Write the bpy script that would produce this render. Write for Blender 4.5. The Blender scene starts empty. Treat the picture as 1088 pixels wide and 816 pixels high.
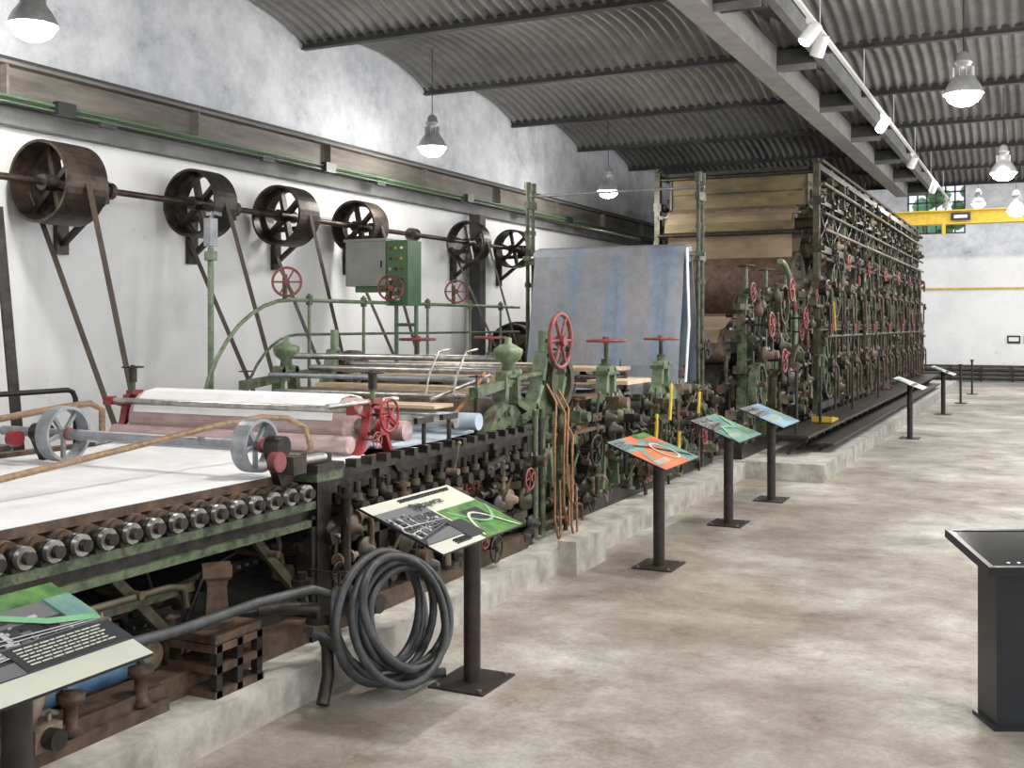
import bpy, math, random
from mathutils import Vector, Matrix
sc = bpy.context.scene
try:
    sc.view_settings.view_transform = 'Standard'
    sc.view_settings.exposure = 0.15
except Exception: pass
R = random.Random(7)
# ------------------------------------------------------------------ materials
MATS = {}
def mat(name, c1, c2=None, scale=4.0, rough=0.6, metal=0.0, bump=0.0, c3=None, detail=6.0, lo=0.35, hi=0.65, stretch=(1,1,1), spec=0.5):
    m = bpy.data.materials.new(name); m.use_nodes = True
    nt = m.node_tree; n = nt.nodes; l = nt.links
    b = n["Principled BSDF"]
    b.inputs["Roughness"].default_value = rough
    b.inputs["Metallic"].default_value = metal
    b.inputs["Specular IOR Level"].default_value = spec
    if c2 is None:
        b.inputs["Base Color"].default_value = (*c1, 1)
    else:
        tc = n.new("ShaderNodeTexCoord"); mp = n.new("ShaderNodeMapping")
        mp.inputs["Scale"].default_value = stretch
        nz = n.new("ShaderNodeTexNoise"); nz.inputs["Scale"].default_value = scale
        nz.inputs["Detail"].default_value = detail; nz.inputs["Roughness"].default_value = 0.65
        cr = n.new("ShaderNodeValToRGB")
        cr.color_ramp.elements[0].position = lo; cr.color_ramp.elements[0].color = (*c1, 1)
        cr.color_ramp.elements[1].position = hi; cr.color_ramp.elements[1].color = (*c2, 1)
        if c3:
            e = cr.color_ramp.elements.new(min(0.98, hi+0.08)); e.color = (*c3, 1)
        l.new(tc.outputs["Object"], mp.inputs["Vector"]); l.new(mp.outputs[0], nz.inputs["Vector"])
        l.new(nz.outputs["Fac"], cr.inputs[0]); l.new(cr.outputs[0], b.inputs["Base Color"])
        if bump > 0:
            bp = n.new("ShaderNodeBump"); bp.inputs["Strength"].default_value = bump; bp.inputs["Distance"].default_value = 0.02
            l.new(nz.outputs["Fac"], bp.inputs["Height"]); l.new(bp.outputs[0], b.inputs["Normal"])
    MATS[name] = m
    return m
def emis(name, c, s):
    m = bpy.data.materials.new(name); m.use_nodes = True
    b = m.node_tree.nodes["Principled BSDF"]
    b.inputs["Base Color"].default_value = (*c, 1)
    b.inputs["Emission Color"].default_value = (*c, 1); b.inputs["Emission Strength"].default_value = s
    MATS[name] = m
mat("green", (0.038,0.052,0.028), (0.12,0.155,0.085), 9, 0.5, 0.1, 0.15, c3=(0.08,0.05,0.03), lo=0.40, hi=0.57)
mat("lgreen", (0.085,0.12,0.07), (0.18,0.245,0.15), 8, 0.42, 0.05, 0.1, c3=(0.12,0.08,0.05), lo=0.38, hi=0.58)
mat("dgreen", (0.02,0.024,0.014), (0.075,0.085,0.045), 9, 0.5, 0.1, 0.15, c3=(0.085,0.05,0.028), lo=0.40, hi=0.57)
mat("pgreen", (0.06,0.13,0.065), (0.085,0.17,0.085), 4, 0.4, 0.0)
mat("olive", (0.026,0.024,0.016), (0.085,0.076,0.043), 9, 0.5, 0.2, 0.2, c3=(0.12,0.07,0.038))
mat("iron", (0.013,0.0115,0.010), (0.052,0.044,0.035), 11, 0.42, 0.4, 0.2, c3=(0.10,0.06,0.036))
mat("black", (0.008,0.008,0.009), (0.02,0.019,0.019), 8, 0.5)
mat("pulleyiron", (0.022,0.017,0.014), (0.085,0.062,0.048), 7, 0.42, 0.5, 0.15)
mat("rust", (0.038,0.025,0.017), (0.125,0.077,0.048), 10, 0.65, 0.2, 0.3, c3=(0.20,0.125,0.08))
mat("rustpale", (0.09,0.068,0.047), (0.25,0.19,0.135), 9, 0.55, 0.2, 0.2)
mat("steel", (0.24,0.23,0.22), (0.50,0.49,0.47), 12, 0.3, 0.8)
mat("galv", (0.19,0.205,0.225), (0.33,0.345,0.37), 10, 0.42, 0.3)
mat("cabgrey", (0.24,0.27,0.24), (0.32,0.34,0.30), 5, 0.45, 0.1)
mat("red", (0.17,0.014,0.018), (0.34,0.035,0.038), 9, 0.42, 0, c3=(0.09,0.02,0.015))
mat("redrust", (0.12,0.025,0.025), (0.29,0.075,0.07), 9, 0.5)
mat("yellow", (0.50,0.33,0.02), (0.65,0.46,0.04), 6, 0.5)
mat("bluepaint", (0.03,0.07,0.14), (0.07,0.15,0.26), 9, 0.5)
mat("whitefelt", (0.68,0.69,0.71), (0.80,0.81,0.82), 3, 0.85)
mat("pinkroll", (0.38,0.25,0.25), (0.54,0.43,0.43), 6, 0.7, stretch=(0.6,3,3))
mat("bluewhite", (0.32,0.40,0.50), (0.60,0.65,0.71), 3, 0.7)
mat("tanfelt", (0.13,0.092,0.055), (0.30,0.23,0.15), 1.6, 0.85, stretch=(0.7,1,1.4), detail=12, lo=0.3, hi=0.70)
mat("olivefelt", (0.05,0.04,0.017), (0.17,0.13,0.056), 1.8, 0.65, stretch=(0.6,0.8,1.6), detail=12, c3=(0.11,0.06,0.028), lo=0.34, hi=0.58)
mat("wood", (0.14,0.085,0.048), (0.30,0.195,0.11), 6, 0.45, stretch=(1,6,6))
mat("palewood", (0.45,0.33,0.21), (0.64,0.50,0.35), 5, 0.6, stretch=(1,6,1))
mat("darkwood", (0.07,0.04,0.022), (0.16,0.095,0.055), 6, 0.55, stretch=(6,1,6))
mat("rubber", (0.026,0.028,0.031), (0.062,0.065,0.07), 14, 0.5)
mat("belt", (0.035,0.026,0.02), (0.07,0.05,0.038), 8, 0.7)
mat("rope", (0.20,0.10,0.045), (0.34,0.19,0.09), 20, 0.8)
mat("white", (0.78,0.78,0.77), None, rough=0.4)
mat("print_black", (0.012,0.013,0.015), None, rough=0.35)
mat("print_dark", (0.03,0.033,0.036), None, rough=0.35)
mat("print_mid", (0.13,0.135,0.14), None, rough=0.35)
mat("print_light", (0.40,0.41,0.42), None, rough=0.35)
mat("print_paper", (0.47,0.49,0.42), (0.52,0.54,0.46), 3, 0.35)
mat("print_green", (0.02,0.09,0.03), (0.14,0.28,0.07), 9, 0.35)
mat("print_lgreen", (0.12,0.32,0.15), (0.22,0.45,0.24), 5, 0.35)
mat("print_orange", (0.42,0.09,0.035), (0.56,0.18,0.08), 6, 0.35)
mat("print_teal", (0.06,0.17,0.17), (0.20,0.33,0.28), 6, 0.35)
mat("print_blue", (0.06,0.16,0.29), (0.26,0.42,0.50), 6, 0.35)
mat("signpost", (0.028,0.022,0.019), (0.05,0.041,0.036), 14, 0.5, 0.4)
mat("kioskblack", (0.010,0.012,0.016), (0.017,0.020,0.025), 10, 0.35)
mat("glossblack", (0.008,0.010,0.012), None, rough=0.12)
mat("concrete", (0.24,0.225,0.20), (0.50,0.48,0.44), 4, 0.85, 0, 0.2, detail=12)
mat("beamgrey", (0.15,0.15,0.15), (0.23,0.23,0.225), 3, 0.8)
mat("beamdark", (0.03,0.03,0.03), (0.06,0.06,0.06), 3, 0.7)
mat("girderbrown", (0.08,0.07,0.06), (0.18,0.165,0.145), 3, 0.7, stretch=(1,0.3,2))
mat("lampshell", (0.40,0.40,0.41), (0.55,0.55,0.55), 10, 0.3, 0.5)
mat("sand", (0.24,0.235,0.225), (0.33,0.32,0.305), 3, 0.8)
emis("lampglow", (1.0,0.96,0.90), 70.0)

def wallmat():
    m = bpy.data.materials.new("plaster"); m.use_nodes=True
    nt=m.node_tree; n=nt.nodes; l=nt.links; b=n["Principled BSDF"]; b.inputs["Roughness"].default_value=0.85
    g=n.new("ShaderNodeNewGeometry")
    n1=n.new("ShaderNodeTexNoise"); n1.inputs["Scale"].default_value=0.55; n1.inputs["Detail"].default_value=10; n1.inputs["Roughness"].default_value=0.7
    n2=n.new("ShaderNodeTexNoise"); n2.inputs["Scale"].default_value=1.8; n2.inputs["Detail"].default_value=12; n2.inputs["Roughness"].default_value=0.75
    r1=n.new("ShaderNodeValToRGB"); r1.color_ramp.elements[0].position=0.32; r1.color_ramp.elements[0].color=(0.70,0.71,0.73,1); r1.color_ramp.elements[1].position=0.52; r1.color_ramp.elements[1].color=(0.83,0.835,0.84,1)
    r2=n.new("ShaderNodeValToRGB"); r2.color_ramp.elements[0].position=0.28; r2.color_ramp.elements[0].color=(0.50,0.47,0.44,1); r2.color_ramp.elements[1].position=0.38; r2.color_ramp.elements[1].color=(1,1,1,1)
    mx=n.new("ShaderNodeMix"); mx.data_type='RGBA'; mx.blend_type='MULTIPLY'; mx.inputs[0].default_value=0.75
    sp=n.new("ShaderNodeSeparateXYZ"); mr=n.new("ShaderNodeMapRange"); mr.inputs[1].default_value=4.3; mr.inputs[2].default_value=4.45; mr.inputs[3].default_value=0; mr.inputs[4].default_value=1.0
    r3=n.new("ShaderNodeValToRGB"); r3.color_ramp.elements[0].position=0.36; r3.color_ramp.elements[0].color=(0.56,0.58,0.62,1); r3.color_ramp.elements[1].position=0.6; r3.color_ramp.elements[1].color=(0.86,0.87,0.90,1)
    m2=n.new("ShaderNodeMix"); m2.data_type='RGBA'; m2.blend_type='MULTIPLY'
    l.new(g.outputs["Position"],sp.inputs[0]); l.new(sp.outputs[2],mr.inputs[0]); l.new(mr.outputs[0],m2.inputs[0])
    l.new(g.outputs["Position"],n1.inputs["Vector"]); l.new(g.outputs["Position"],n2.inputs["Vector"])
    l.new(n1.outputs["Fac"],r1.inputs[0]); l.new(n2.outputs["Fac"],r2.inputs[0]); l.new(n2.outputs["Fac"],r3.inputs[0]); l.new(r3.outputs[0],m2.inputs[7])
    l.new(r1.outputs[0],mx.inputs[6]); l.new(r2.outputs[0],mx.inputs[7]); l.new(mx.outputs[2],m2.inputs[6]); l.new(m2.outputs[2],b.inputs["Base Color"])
    bp=n.new("ShaderNodeBump"); bp.inputs["Strength"].default_value=0.2; bp.inputs["Distance"].default_value=0.03
    l.new(n2.outputs["Fac"],bp.inputs["Height"]); l.new(bp.outputs[0],b.inputs["Normal"])
    MATS["plaster"]=m
wallmat()
def posmat(name, stops, scale, rough, stops2=None, scale2=3.0, dist=0.5, r0=0.55, r1=0.3, stretch=(1,1,1), fine=0.78):
    m = bpy.data.materials.new(name); m.use_nodes=True
    nt=m.node_tree; n=nt.nodes; l=nt.links; b=n["Principled BSDF"]
    g=n.new("ShaderNodeNewGeometry"); mp=n.new("ShaderNodeMapping"); mp.inputs["Scale"].default_value=stretch
    l.new(g.outputs["Position"],mp.inputs[0])
    def noise(s,d,r,ds=0.0):
        k=n.new("ShaderNodeTexNoise"); k.inputs["Scale"].default_value=s; k.inputs["Detail"].default_value=d; k.inputs["Roughness"].default_value=r; k.inputs["Distortion"].default_value=ds
        l.new(mp.outputs[0],k.inputs["Vector"]); return k
    def ramp(src,st):
        k=n.new("ShaderNodeValToRGB"); e=k.color_ramp.elements
        e[0].position=st[0][0]; e[0].color=(*st[0][1],1); e[1].position=st[-1][0]; e[1].color=(*st[-1][1],1)
        for p,c in st[1:-1]:
            q=e.new(p); q.color=(*c,1)
        l.new(src.outputs["Fac"],k.inputs[0]); return k
    a=noise(scale,12,0.70,dist); bq=noise(scale2,12,0.78,0.2); cq=noise(28,8,0.75)
    ra=ramp(a,stops); rb=ramp(bq,stops2 or [(0.3,(0.9,0.9,0.9)),(0.7,(1,1,1))]); rc=ramp(cq,[(0.32,(fine,fine*0.985,fine*0.97)),(0.55,(1,1,1))])
    def mul(x,y):
        m1=n.new("ShaderNodeMix"); m1.data_type='RGBA'; m1.blend_type='MULTIPLY'; m1.inputs[0].default_value=1
        l.new(x,m1.inputs[6]); l.new(y,m1.inputs[7]); return m1.outputs[2]
    l.new(mul(mul(ra.outputs[0],rb.outputs[0]),rc.outputs[0]),b.inputs["Base Color"])
    rr=n.new("ShaderNodeMapRange"); rr.inputs[1].default_value=0.3; rr.inputs[2].default_value=0.7; rr.inputs[3].default_value=r0; rr.inputs[4].default_value=r1
    l.new(bq.outputs["Fac"],rr.inputs[0]); l.new(rr.outputs[0],b.inputs["Roughness"])
    bp=n.new("ShaderNodeBump"); bp.inputs["Strength"].default_value=0.12; bp.inputs["Distance"].default_value=0.02
    l.new(bq.outputs["Fac"],bp.inputs["Height"]); l.new(bp.outputs[0],b.inputs["Normal"])
    MATS[name]=m
posmat("floorc",[(0.34,(0.19,0.155,0.12)),(0.44,(0.27,0.235,0.20)),(0.52,(0.35,0.32,0.285)),(0.60,(0.47,0.455,0.43)),(0.70,(0.66,0.655,0.64))],0.6,0.4,
       [(0.34,(0.60,0.55,0.49)),(0.46,(0.88,0.865,0.84)),(0.58,(1.0,1.0,1.0))],1.9,0.15,r0=0.7,r1=0.34,fine=0.74)
posmat("vault",[(0.3,(0.13,0.13,0.13)),(0.5,(0.19,0.19,0.185)),(0.7,(0.25,0.25,0.245))],0.9,0.6,[(0.3,(0.75,0.73,0.71)),(0.55,(1,1,1))],3.0,0.3,0.6,0.5)
def bluefelt():
    m = bpy.data.materials.new("bluefelt"); m.use_nodes=True
    nt=m.node_tree; n=nt.nodes; l=nt.links; b=n["Principled BSDF"]; b.inputs["Roughness"].default_value=0.6
    g=n.new("ShaderNodeNewGeometry"); mp=n.new("ShaderNodeMapping"); mp.inputs["Scale"].default_value=(1.9,0.3,0.16)
    k=n.new("ShaderNodeTexNoise"); k.inputs["Scale"].default_value=1.6; k.inputs["Detail"].default_value=7; k.inputs["Roughness"].default_value=0.6
    r=n.new("ShaderNodeValToRGB"); e=r.color_ramp.elements
    e[0].position=0.33; e[0].color=(0.17,0.205,0.26,1); e[1].position=0.70; e[1].color=(0.30,0.325,0.36,1)
    q=e.new(0.42); q.color=(0.19,0.26,0.36,1); q=e.new(0.50); q.color=(0.235,0.265,0.31,1); q=e.new(0.56); q.color=(0.27,0.255,0.27,1); q=e.new(0.62); q.color=(0.24,0.285,0.35,1)
    k2=n.new("ShaderNodeTexNoise"); k2.inputs["Scale"].default_value=7; k2.inputs["Detail"].default_value=10; k2.inputs["Roughness"].default_value=0.7
    r2=n.new("ShaderNodeValToRGB"); r2.color_ramp.elements[0].position=0.35; r2.color_ramp.elements[0].color=(0.78,0.77,0.76,1); r2.color_ramp.elements[1].position=0.6
    mx=n.new("ShaderNodeMix"); mx.data_type='RGBA'; mx.blend_type='MULTIPLY'; mx.inputs[0].default_value=1
    l.new(g.outputs["Position"],mp.inputs[0]); l.new(mp.outputs[0],k.inputs["Vector"]); l.new(g.outputs["Position"],k2.inputs["Vector"]); l.new(k.outputs["Fac"],r.inputs[0]); l.new(k2.outputs["Fac"],r2.inputs[0])
    l.new(r.outputs[0],mx.inputs[6]); l.new(r2.outputs[0],mx.inputs[7]); l.new(mx.outputs[2],b.inputs["Base Color"])
    MATS["bluefelt"]=m
bluefelt()

# ------------------------------------------------------------------ builder
class B:
    def __init__(s, name):
        s.name=name; s.v=[]; s.f=[]; s.fm=[]; s.sm=[]; s.ms=[]; s.M=None
    def mi(s,m):
        if m not in s.ms: s.ms.append(m)
        return s.ms.index(m)
    def add(s, vs, fs, m, smooth=False):
        o=len(s.v); i=s.mi(m)
        if s.M is not None: vs=[s.M@Vector(a) for a in vs]
        s.v.extend([tuple(a) for a in vs])
        for f in fs:
            s.f.append(tuple(o+a for a in f)); s.fm.append(i); s.sm.append(smooth)
    def box(s, x0,x1,y0,y1,z0,z1,m):
        if x0>x1:x0,x1=x1,x0
        if y0>y1:y0,y1=y1,y0
        if z0>z1:z0,z1=z1,z0
        s.add([(x0,y0,z0),(x1,y0,z0),(x1,y1,z0),(x0,y1,z0),(x0,y0,z1),(x1,y0,z1),(x1,y1,z1),(x0,y1,z1)],
              [(0,3,2,1),(4,5,6,7),(0,1,5,4),(1,2,6,5),(2,3,7,6),(3,0,4,7)],m)
    def cb(s,c,d,m):
        s.box(c[0]-d[0]/2,c[0]+d[0]/2,c[1]-d[1]/2,c[1]+d[1]/2,c[2]-d[2]/2,c[2]+d[2]/2,m)
    def bar(s,p0,p1,w,t,m,up=(0,0,1)):
        p0=Vector(p0);p1=Vector(p1);d=(p1-p0)
        if d.length<1e-6:return
        d.normalize();u=Vector(up)
        if abs(d.dot(u))>0.98:u=Vector((0,1,0))
        a=d.cross(u).normalized();b=a.cross(d)
        vs=[]
        for p in (p0,p1):
            for sa,sb in ((-1,-1),(1,-1),(1,1),(-1,1)): vs.append(p+a*sa*w/2+b*sb*t/2)
        s.add(vs,[(3,2,1,0),(4,5,6,7),(0,1,5,4),(1,2,6,5),(2,3,7,6),(3,0,4,7)],m)
    def frame_axes(s,ax):
        ax=Vector(ax).normalized();u=Vector((0,0,1)) if abs(ax.z)<0.9 else Vector((1,0,0))
        a=ax.cross(u).normalized();b=ax.cross(a).normalized();return ax,a,b
    def cyl(s,p0,p1,r,m,n=12,r2=None,caps=True):
        p0=Vector(p0);p1=Vector(p1);ax,a,b=s.frame_axes(p1-p0)
        if r2 is None:r2=r
        vs=[]
        for p,rr in((p0,r),(p1,r2)):
            for i in range(n):
                t=2*math.pi*i/n;vs.append(p+a*math.cos(t)*rr+b*math.sin(t)*rr)
        s.add(vs,[(i,(i+1)%n,n+(i+1)%n,n+i) for i in range(n)],m,True)
        if caps:
            s.add(vs,[tuple(range(n-1,-1,-1)),tuple(range(n,2*n))],m)
    def lathe(s,c,ax,prof,m,n=20,closed=False,smooth=True):
        c=Vector(c);ax,a,b=s.frame_axes(ax);vs=[]
        for r,h in prof:
            for i in range(n):
                t=2*math.pi*i/n;vs.append(c+ax*h+a*math.cos(t)*r+b*math.sin(t)*r)
        k=len(prof);fs=[]
        rng=range(k) if closed else range(k-1)
        for j in rng:
            j2=(j+1)%k
            for i in range(n): fs.append((j*n+i,j*n+(i+1)%n,j2*n+(i+1)%n,j2*n+i))
        s.add(vs,fs,m,smooth)
    def tube(s,pts,r,m,n=8,closed=False):
        pts=[Vector(p) for p in pts];k=len(pts);vs=[];pa=None
        for j in range(k):
            if closed: d=pts[(j+1)%k]-pts[j-1]
            else: d=pts[min(k-1,j+1)]-pts[max(0,j-1)]
            d.normalize()
            if pa is None:
                _,a,_b=s.frame_axes(d)
            else:
                a=(pa-d*pa.dot(d))
                if a.length<1e-5:_,a,_b=s.frame_axes(d)
                a.normalize()
            b=d.cross(a);pa=a
            for i in range(n):
                t=2*math.pi*i/n;vs.append(pts[j]+a*math.cos(t)*r+b*math.sin(t)*r)
        fs=[]
        for j in (range(k) if closed else range(k-1)):
            j2=(j+1)%k
            for i in range(n): fs.append((j*n+i,j*n+(i+1)%n,j2*n+(i+1)%n,j2*n+i))
        s.add(vs,fs,m,True)
        if not closed: s.add(vs,[tuple(range(n-1,-1,-1)),tuple(range((k-1)*n,k*n))],m)
    def pulley(s,c,ax,Rr,w,m,spokes=6,th=None,hubm=None,n=28):
        th=th or Rr*0.06; c=Vector(c)
        s.lathe(c,ax,[(Rr,-w/2),(Rr*1.01,0),(Rr,w/2),(Rr-th,w/2),(Rr-th,-w/2)],m,n,True,False)
        A,a,b=s.frame_axes(ax)
        for i in range(spokes):
            t=2*math.pi*i/spokes+0.3;d=a*math.cos(t)+b*math.sin(t)
            s.bar(c+d*Rr*0.12,c+d*(Rr-th*0.5),Rr*0.13,w*0.22,m,up=A)
        s.cyl(c-A*w*0.4,c+A*w*0.4,Rr*0.2,hubm or m,14)
    def hand(s,c,ax,Rr,m,spokes=5,stem=0.1,stemm="iron"):
        c=Vector(c);A,a,b=s.frame_axes(ax);pts=[]
        for i in range(20):
            t=2*math.pi*i/20;pts.append(c+a*math.cos(t)*Rr+b*math.sin(t)*Rr)
        s.tube(pts,Rr*0.09,m,6,True)
        for i in range(spokes):
            t=2*math.pi*i/spokes;d=a*math.cos(t)+b*math.sin(t)
            s.cyl(c,c+d*Rr,Rr*0.07,m,6,caps=False)
        s.cyl(c-A*Rr*0.15,c+A*Rr*0.2,Rr*0.2,m,8)
        if stem: s.cyl(c-A*stem,c,Rr*0.1,stemm,6)
    def plate(s,pts,x0,x1,m):
        k=len(pts);vs=[(x0,y,z) for y,z in pts]+[(x1,y,z) for y,z in pts]
        fs=[tuple(range(k)),tuple(range(2*k-1,k-1,-1))]+[(i,k+i,k+(i+1)%k,(i+1)%k) for i in range(k)]
        s.add(vs,fs,m)
    def cast(s,pts,x0,x1,m,w=0.05):
        xm=(x0+x1)/2
        k=len(pts)
        for i in range(k):
            a=pts[i];c=pts[(i+1)%k]
            s.bar((xm,a[0],a[1]),(xm,c[0],c[1]),abs(x1-x0),w,m,up=(0,-(c[1]-a[1]),(c[0]-a[0])))
            s.cyl((x0,a[0],a[1]),(x1,a[0],a[1]),w*0.5,m,8)
    def sheet(s,path,x0,x1,m,t=0.012):
        up=[Vector((0,y,z)) for y,z in path];k=len(up);vs=[];
        for j in range(k):
            d=(up[min(k-1,j+1)]-up[max(0,j-1)]).normalized();nn=Vector((0,-d.z,d.y))*t/2
            for xx in(x0,x1):
                for sg in(1,-1): vs.append(Vector((xx,0,0))+up[j]+nn*sg)
        fs=[]
        for j in range(k-1):
            o=j*4;q=o+4
            fs+=[(o,o+2,q+2,q),(o+1,q+1,q+3,o+3),(o,q,q+1,o+1),(o+2,o+3,q+3,q+2)]
        s.add(vs,fs,m,False)
    def flange(s,p,ax,r,m):
        p=Vector(p);A=Vector(ax).normalized();s.cyl(p-A*0.012,p+A*0.012,r,m,12)
    def roll(s,y,z,r,x0,x1,m,jm="steel",bear="green"):
        s.cyl((x0,y,z),(x1,y,z),r,m,28)
        for x,sg in((x0,-1),(x1,1)):
            s.cyl((x,y,z),(x+sg*0.16,y,z),max(0.02,r*0.3),jm,12)
            if bear:
                q=max(0.05,r*0.5);s.cb((x+sg*0.12,y,z),(0.09,q*1.5,q*1.3),bear);s.cyl((x+sg*0.07,y,z),(x+sg*0.19,y,z),q*0.55,bear,12)
    def build(s, parent=None):
        xs=[a[0] for a in s.v];ys=[a[1] for a in s.v];zs=[a[2] for a in s.v]
        c=((min(xs)+max(xs))/2,(min(ys)+max(ys))/2,min(zs))
        me=bpy.data.meshes.new(s.name)
        me.from_pydata([(a[0]-c[0],a[1]-c[1],a[2]-c[2]) for a in s.v],[],s.f)
        for m in s.ms: me.materials.append(MATS[m])
        me.polygons.foreach_set("material_index",s.fm); me.polygons.foreach_set("use_smooth",s.sm); me.update()
        o=bpy.data.objects.new(s.name,me);o.location=c;sc.collection.objects.link(o)
        if parent:o.parent=parent
        return o

def bits(b,x,y0,y1,z0,z1,n,seed,cols=("iron","iron","green","rust","olive","rustpale"),sc_=1.0,dx=0.3,reds=0.06):
    r=random.Random(seed)
    for i in range(n):
        y=r.uniform(y0,y1);z=r.uniform(z0,z1);xx=x-r.uniform(0,dx);m=r.choice(cols);m2=r.choice(cols);k=r.random();q=sc_*r.uniform(0.7,1.3)
        if k<0.16:
            b.cb((xx,y,z),(0.12*q,0.14*q,0.1*q),m);b.cyl((xx-0.05,y,z),(xx+0.12*q,y,z),0.045*q,m2,12)
            for sg in(-1,1): b.cyl((xx,y+sg*0.05*q,z),(xx,y+sg*0.05*q,z+0.08*q),0.012*q,"steel",6)
        elif k<0.36:
            h=r.uniform(0.15,0.55)*q;zb=max(z0,z-h/2);zt=min(z1,z+h/2)
            b.cyl((xx,y,zb),(xx,y,zt),0.022*q,m,8);b.flange((xx,y,zb+0.02),(0,0,1),0.045*q,m2);b.flange((xx,y,zt-0.02),(0,0,1),0.045*q,m)
            b.flange((xx,y,(zb+zt)/2),(0,0,1),0.04*q,m)
        elif k<0.52:
            L=r.uniform(0.2,0.6)*q;rr=0.02*q
            b.tube([(xx,y-L/2,z),(xx,y+L/2-0.06,z),(xx+0.0,y+L/2-0.02,z-0.02),(xx,y+L/2,z-0.06),(xx,y+L/2,z-0.2*q)],rr,m,8)
            b.flange((xx,y-L/2,z),(0,1,0),0.042*q,m2);b.flange((xx,y,z),(0,1,0),0.04*q,m)
        elif k<0.62:
            b.lathe((xx,y,z),(1,0,0),[(0.0,-0.03),(0.09*q,-0.02),(0.09*q,0.02),(0.05*q,0.03),(0.03*q,0.09*q),(0,0.095*q)],m,14)
        elif k<0.62+reds:
            b.hand((xx+0.1,y,z),(1,0,0),0.085*q,r.choice(("redrust","redrust","iron")),5,0.14)
        elif k<0.80:
            a=r.uniform(-0.9,0.9);L=0.28*q
            p1=(xx+0.05,y+math.sin(a)*L,z+math.cos(a)*L)
            b.cyl((xx+0.02,y,z),p1,0.011*q,m,6);b.cyl((xx-0.03,y,z),(xx+0.06,y,z),0.035*q,m,10);b.lathe(p1,(0,0,1),[(0,-0.02),(0.02,0),(0,0.02)],m2,8)
        elif k<0.9:
            a=r.uniform(-0.5,0.5)
            b.bar((xx,y-0.12*q,z-0.12*q*a),(xx,y+0.12*q,z+0.12*q*a),0.03,0.06*q,m)
            for sg in(-1,0,1): b.cyl((xx,y+sg*0.08*q,z+sg*0.08*q*a),(xx+0.035,y+sg*0.08*q,z+sg*0.08*q*a),0.012,"steel",6)
        else:
            b.lathe((xx,y,z-0.06*q),(0,0,1),[(0,0),(0.03*q,0),(0.05*q,0.04*q),(0.05*q,0.08*q),(0.02*q,0.12*q),(0.02*q,0.16*q),(0.04*q,0.17*q),(0,0.18*q)],m,12)

# ------------------------------------------------------------------ room
XW=-8.5; XR=6.0; YB=-3.85; YF=42.0; YV=29.7
b=B("floor"); b.box(XW-0.2,XR+0.2,YB-0.2,YF+0.2,-0.2,0,"floorc"); b.build()
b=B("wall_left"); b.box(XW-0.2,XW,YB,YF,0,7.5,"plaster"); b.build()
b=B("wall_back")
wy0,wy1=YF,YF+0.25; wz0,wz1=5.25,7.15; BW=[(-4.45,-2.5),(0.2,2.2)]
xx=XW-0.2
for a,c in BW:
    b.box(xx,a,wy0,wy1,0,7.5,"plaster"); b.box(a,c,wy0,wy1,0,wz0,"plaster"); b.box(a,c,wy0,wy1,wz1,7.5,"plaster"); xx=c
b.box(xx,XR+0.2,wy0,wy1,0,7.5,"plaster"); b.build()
for wi,(a,c) in enumerate(BW):
    b=B("window_%d"%(wi+1))
    for i in range(7):
        x=a+0.03+i*(c-a-0.06)/6;b.box(x-0.025,x+0.025,YF+0.02,YF+0.08,wz0,wz1,"beamdark")
    for i in range(6):
        z=wz0+0.03+i*(wz1-wz0-0.06)/5;b.box(a,c,YF+0.02,YF+0.08,z-0.025,z+0.025,"beamdark")
    b.build()
b=B("garden_foliage")
r=random.Random(3)
for i in range(110):
    x=r.uniform(-7,4);z=r.uniform(4.6,7.8);q=r.uniform(0.2,0.42);y=44.5+r.uniform(0,1.5)
    b.lathe((x,y,z),(0,0,1),[(0,-q),(q*0.7,-q*0.6),(q,0),(q*0.6,q*0.7),(0,q)],("print_green","print_lgreen")[i%2],7,smooth=False)
b.cyl((-4,45,0),(-4,45,6),0.2,"wood",8); b.cyl((1,45,0),(1,45,6),0.2,"wood",8); b.build()
b=B("wall_right")
added_wins=[(-1.5,1.5),(4.5,7.5),(10.5,13.5),(16.5,19.5),(22.5,25.5),(31,34),(36,39)]  # out-of-view side windows, added to light the hall
yy=YB
for a,c in added_wins:
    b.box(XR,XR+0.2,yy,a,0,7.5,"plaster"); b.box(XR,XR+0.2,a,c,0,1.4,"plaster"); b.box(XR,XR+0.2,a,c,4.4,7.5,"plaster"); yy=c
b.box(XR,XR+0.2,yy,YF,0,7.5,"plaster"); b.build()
for i,(a,c) in enumerate(added_wins):
    w=B("window_%d"%(i+3))  # frame of an added, unseen side window
    for k in range(5):
        y=a+0.03+(c-a-0.06)*k/4; w.box(XR+0.05,XR+0.1,y-0.03,y+0.03,1.4,4.4,"beamdark")
    for k in range(5):
        z=1.43+2.94*k/4; w.box(XR+0.05,XR+0.1,a,c,z-0.03,z+0.03,"beamdark")
    w.build()
b=B("wall_front"); b.box(XW-0.2,XR+0.2,YB-0.2,YB,0,7.5,"plaster"); b.build()
b=B("trim_header"); b.box(XW,XR,YV,YV+0.25,5.62,7.5,"plaster"); b.build()
ceil=bpy.data.objects.new("ceiling",None); sc.collection.objects.link(ceil)
ZS=5.58; RISE=0.30; BAY=3.05; WL=0.15
NX=int((XR-XW)/WL*6); NY=14
vs=[];fs=[]
for j in range(NY+1):
    t=j/NY; z=RISE*4*t*(1-t)
    for i in range(NX+1):
        x=XW+(XR-XW)*i/NX
        vs.append((x,t*BAY,ZS+z+0.026*math.sin(2*math.pi*x/WL)))
for j in range(NY):
    for i in range(NX):
        a=j*(NX+1)+i; fs.append((a,a+NX+1,a+NX+2,a+1))
me=bpy.data.meshes.new("vault_bay"); me.from_pydata(vs,[],fs); me.materials.append(MATS["vault"])
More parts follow.
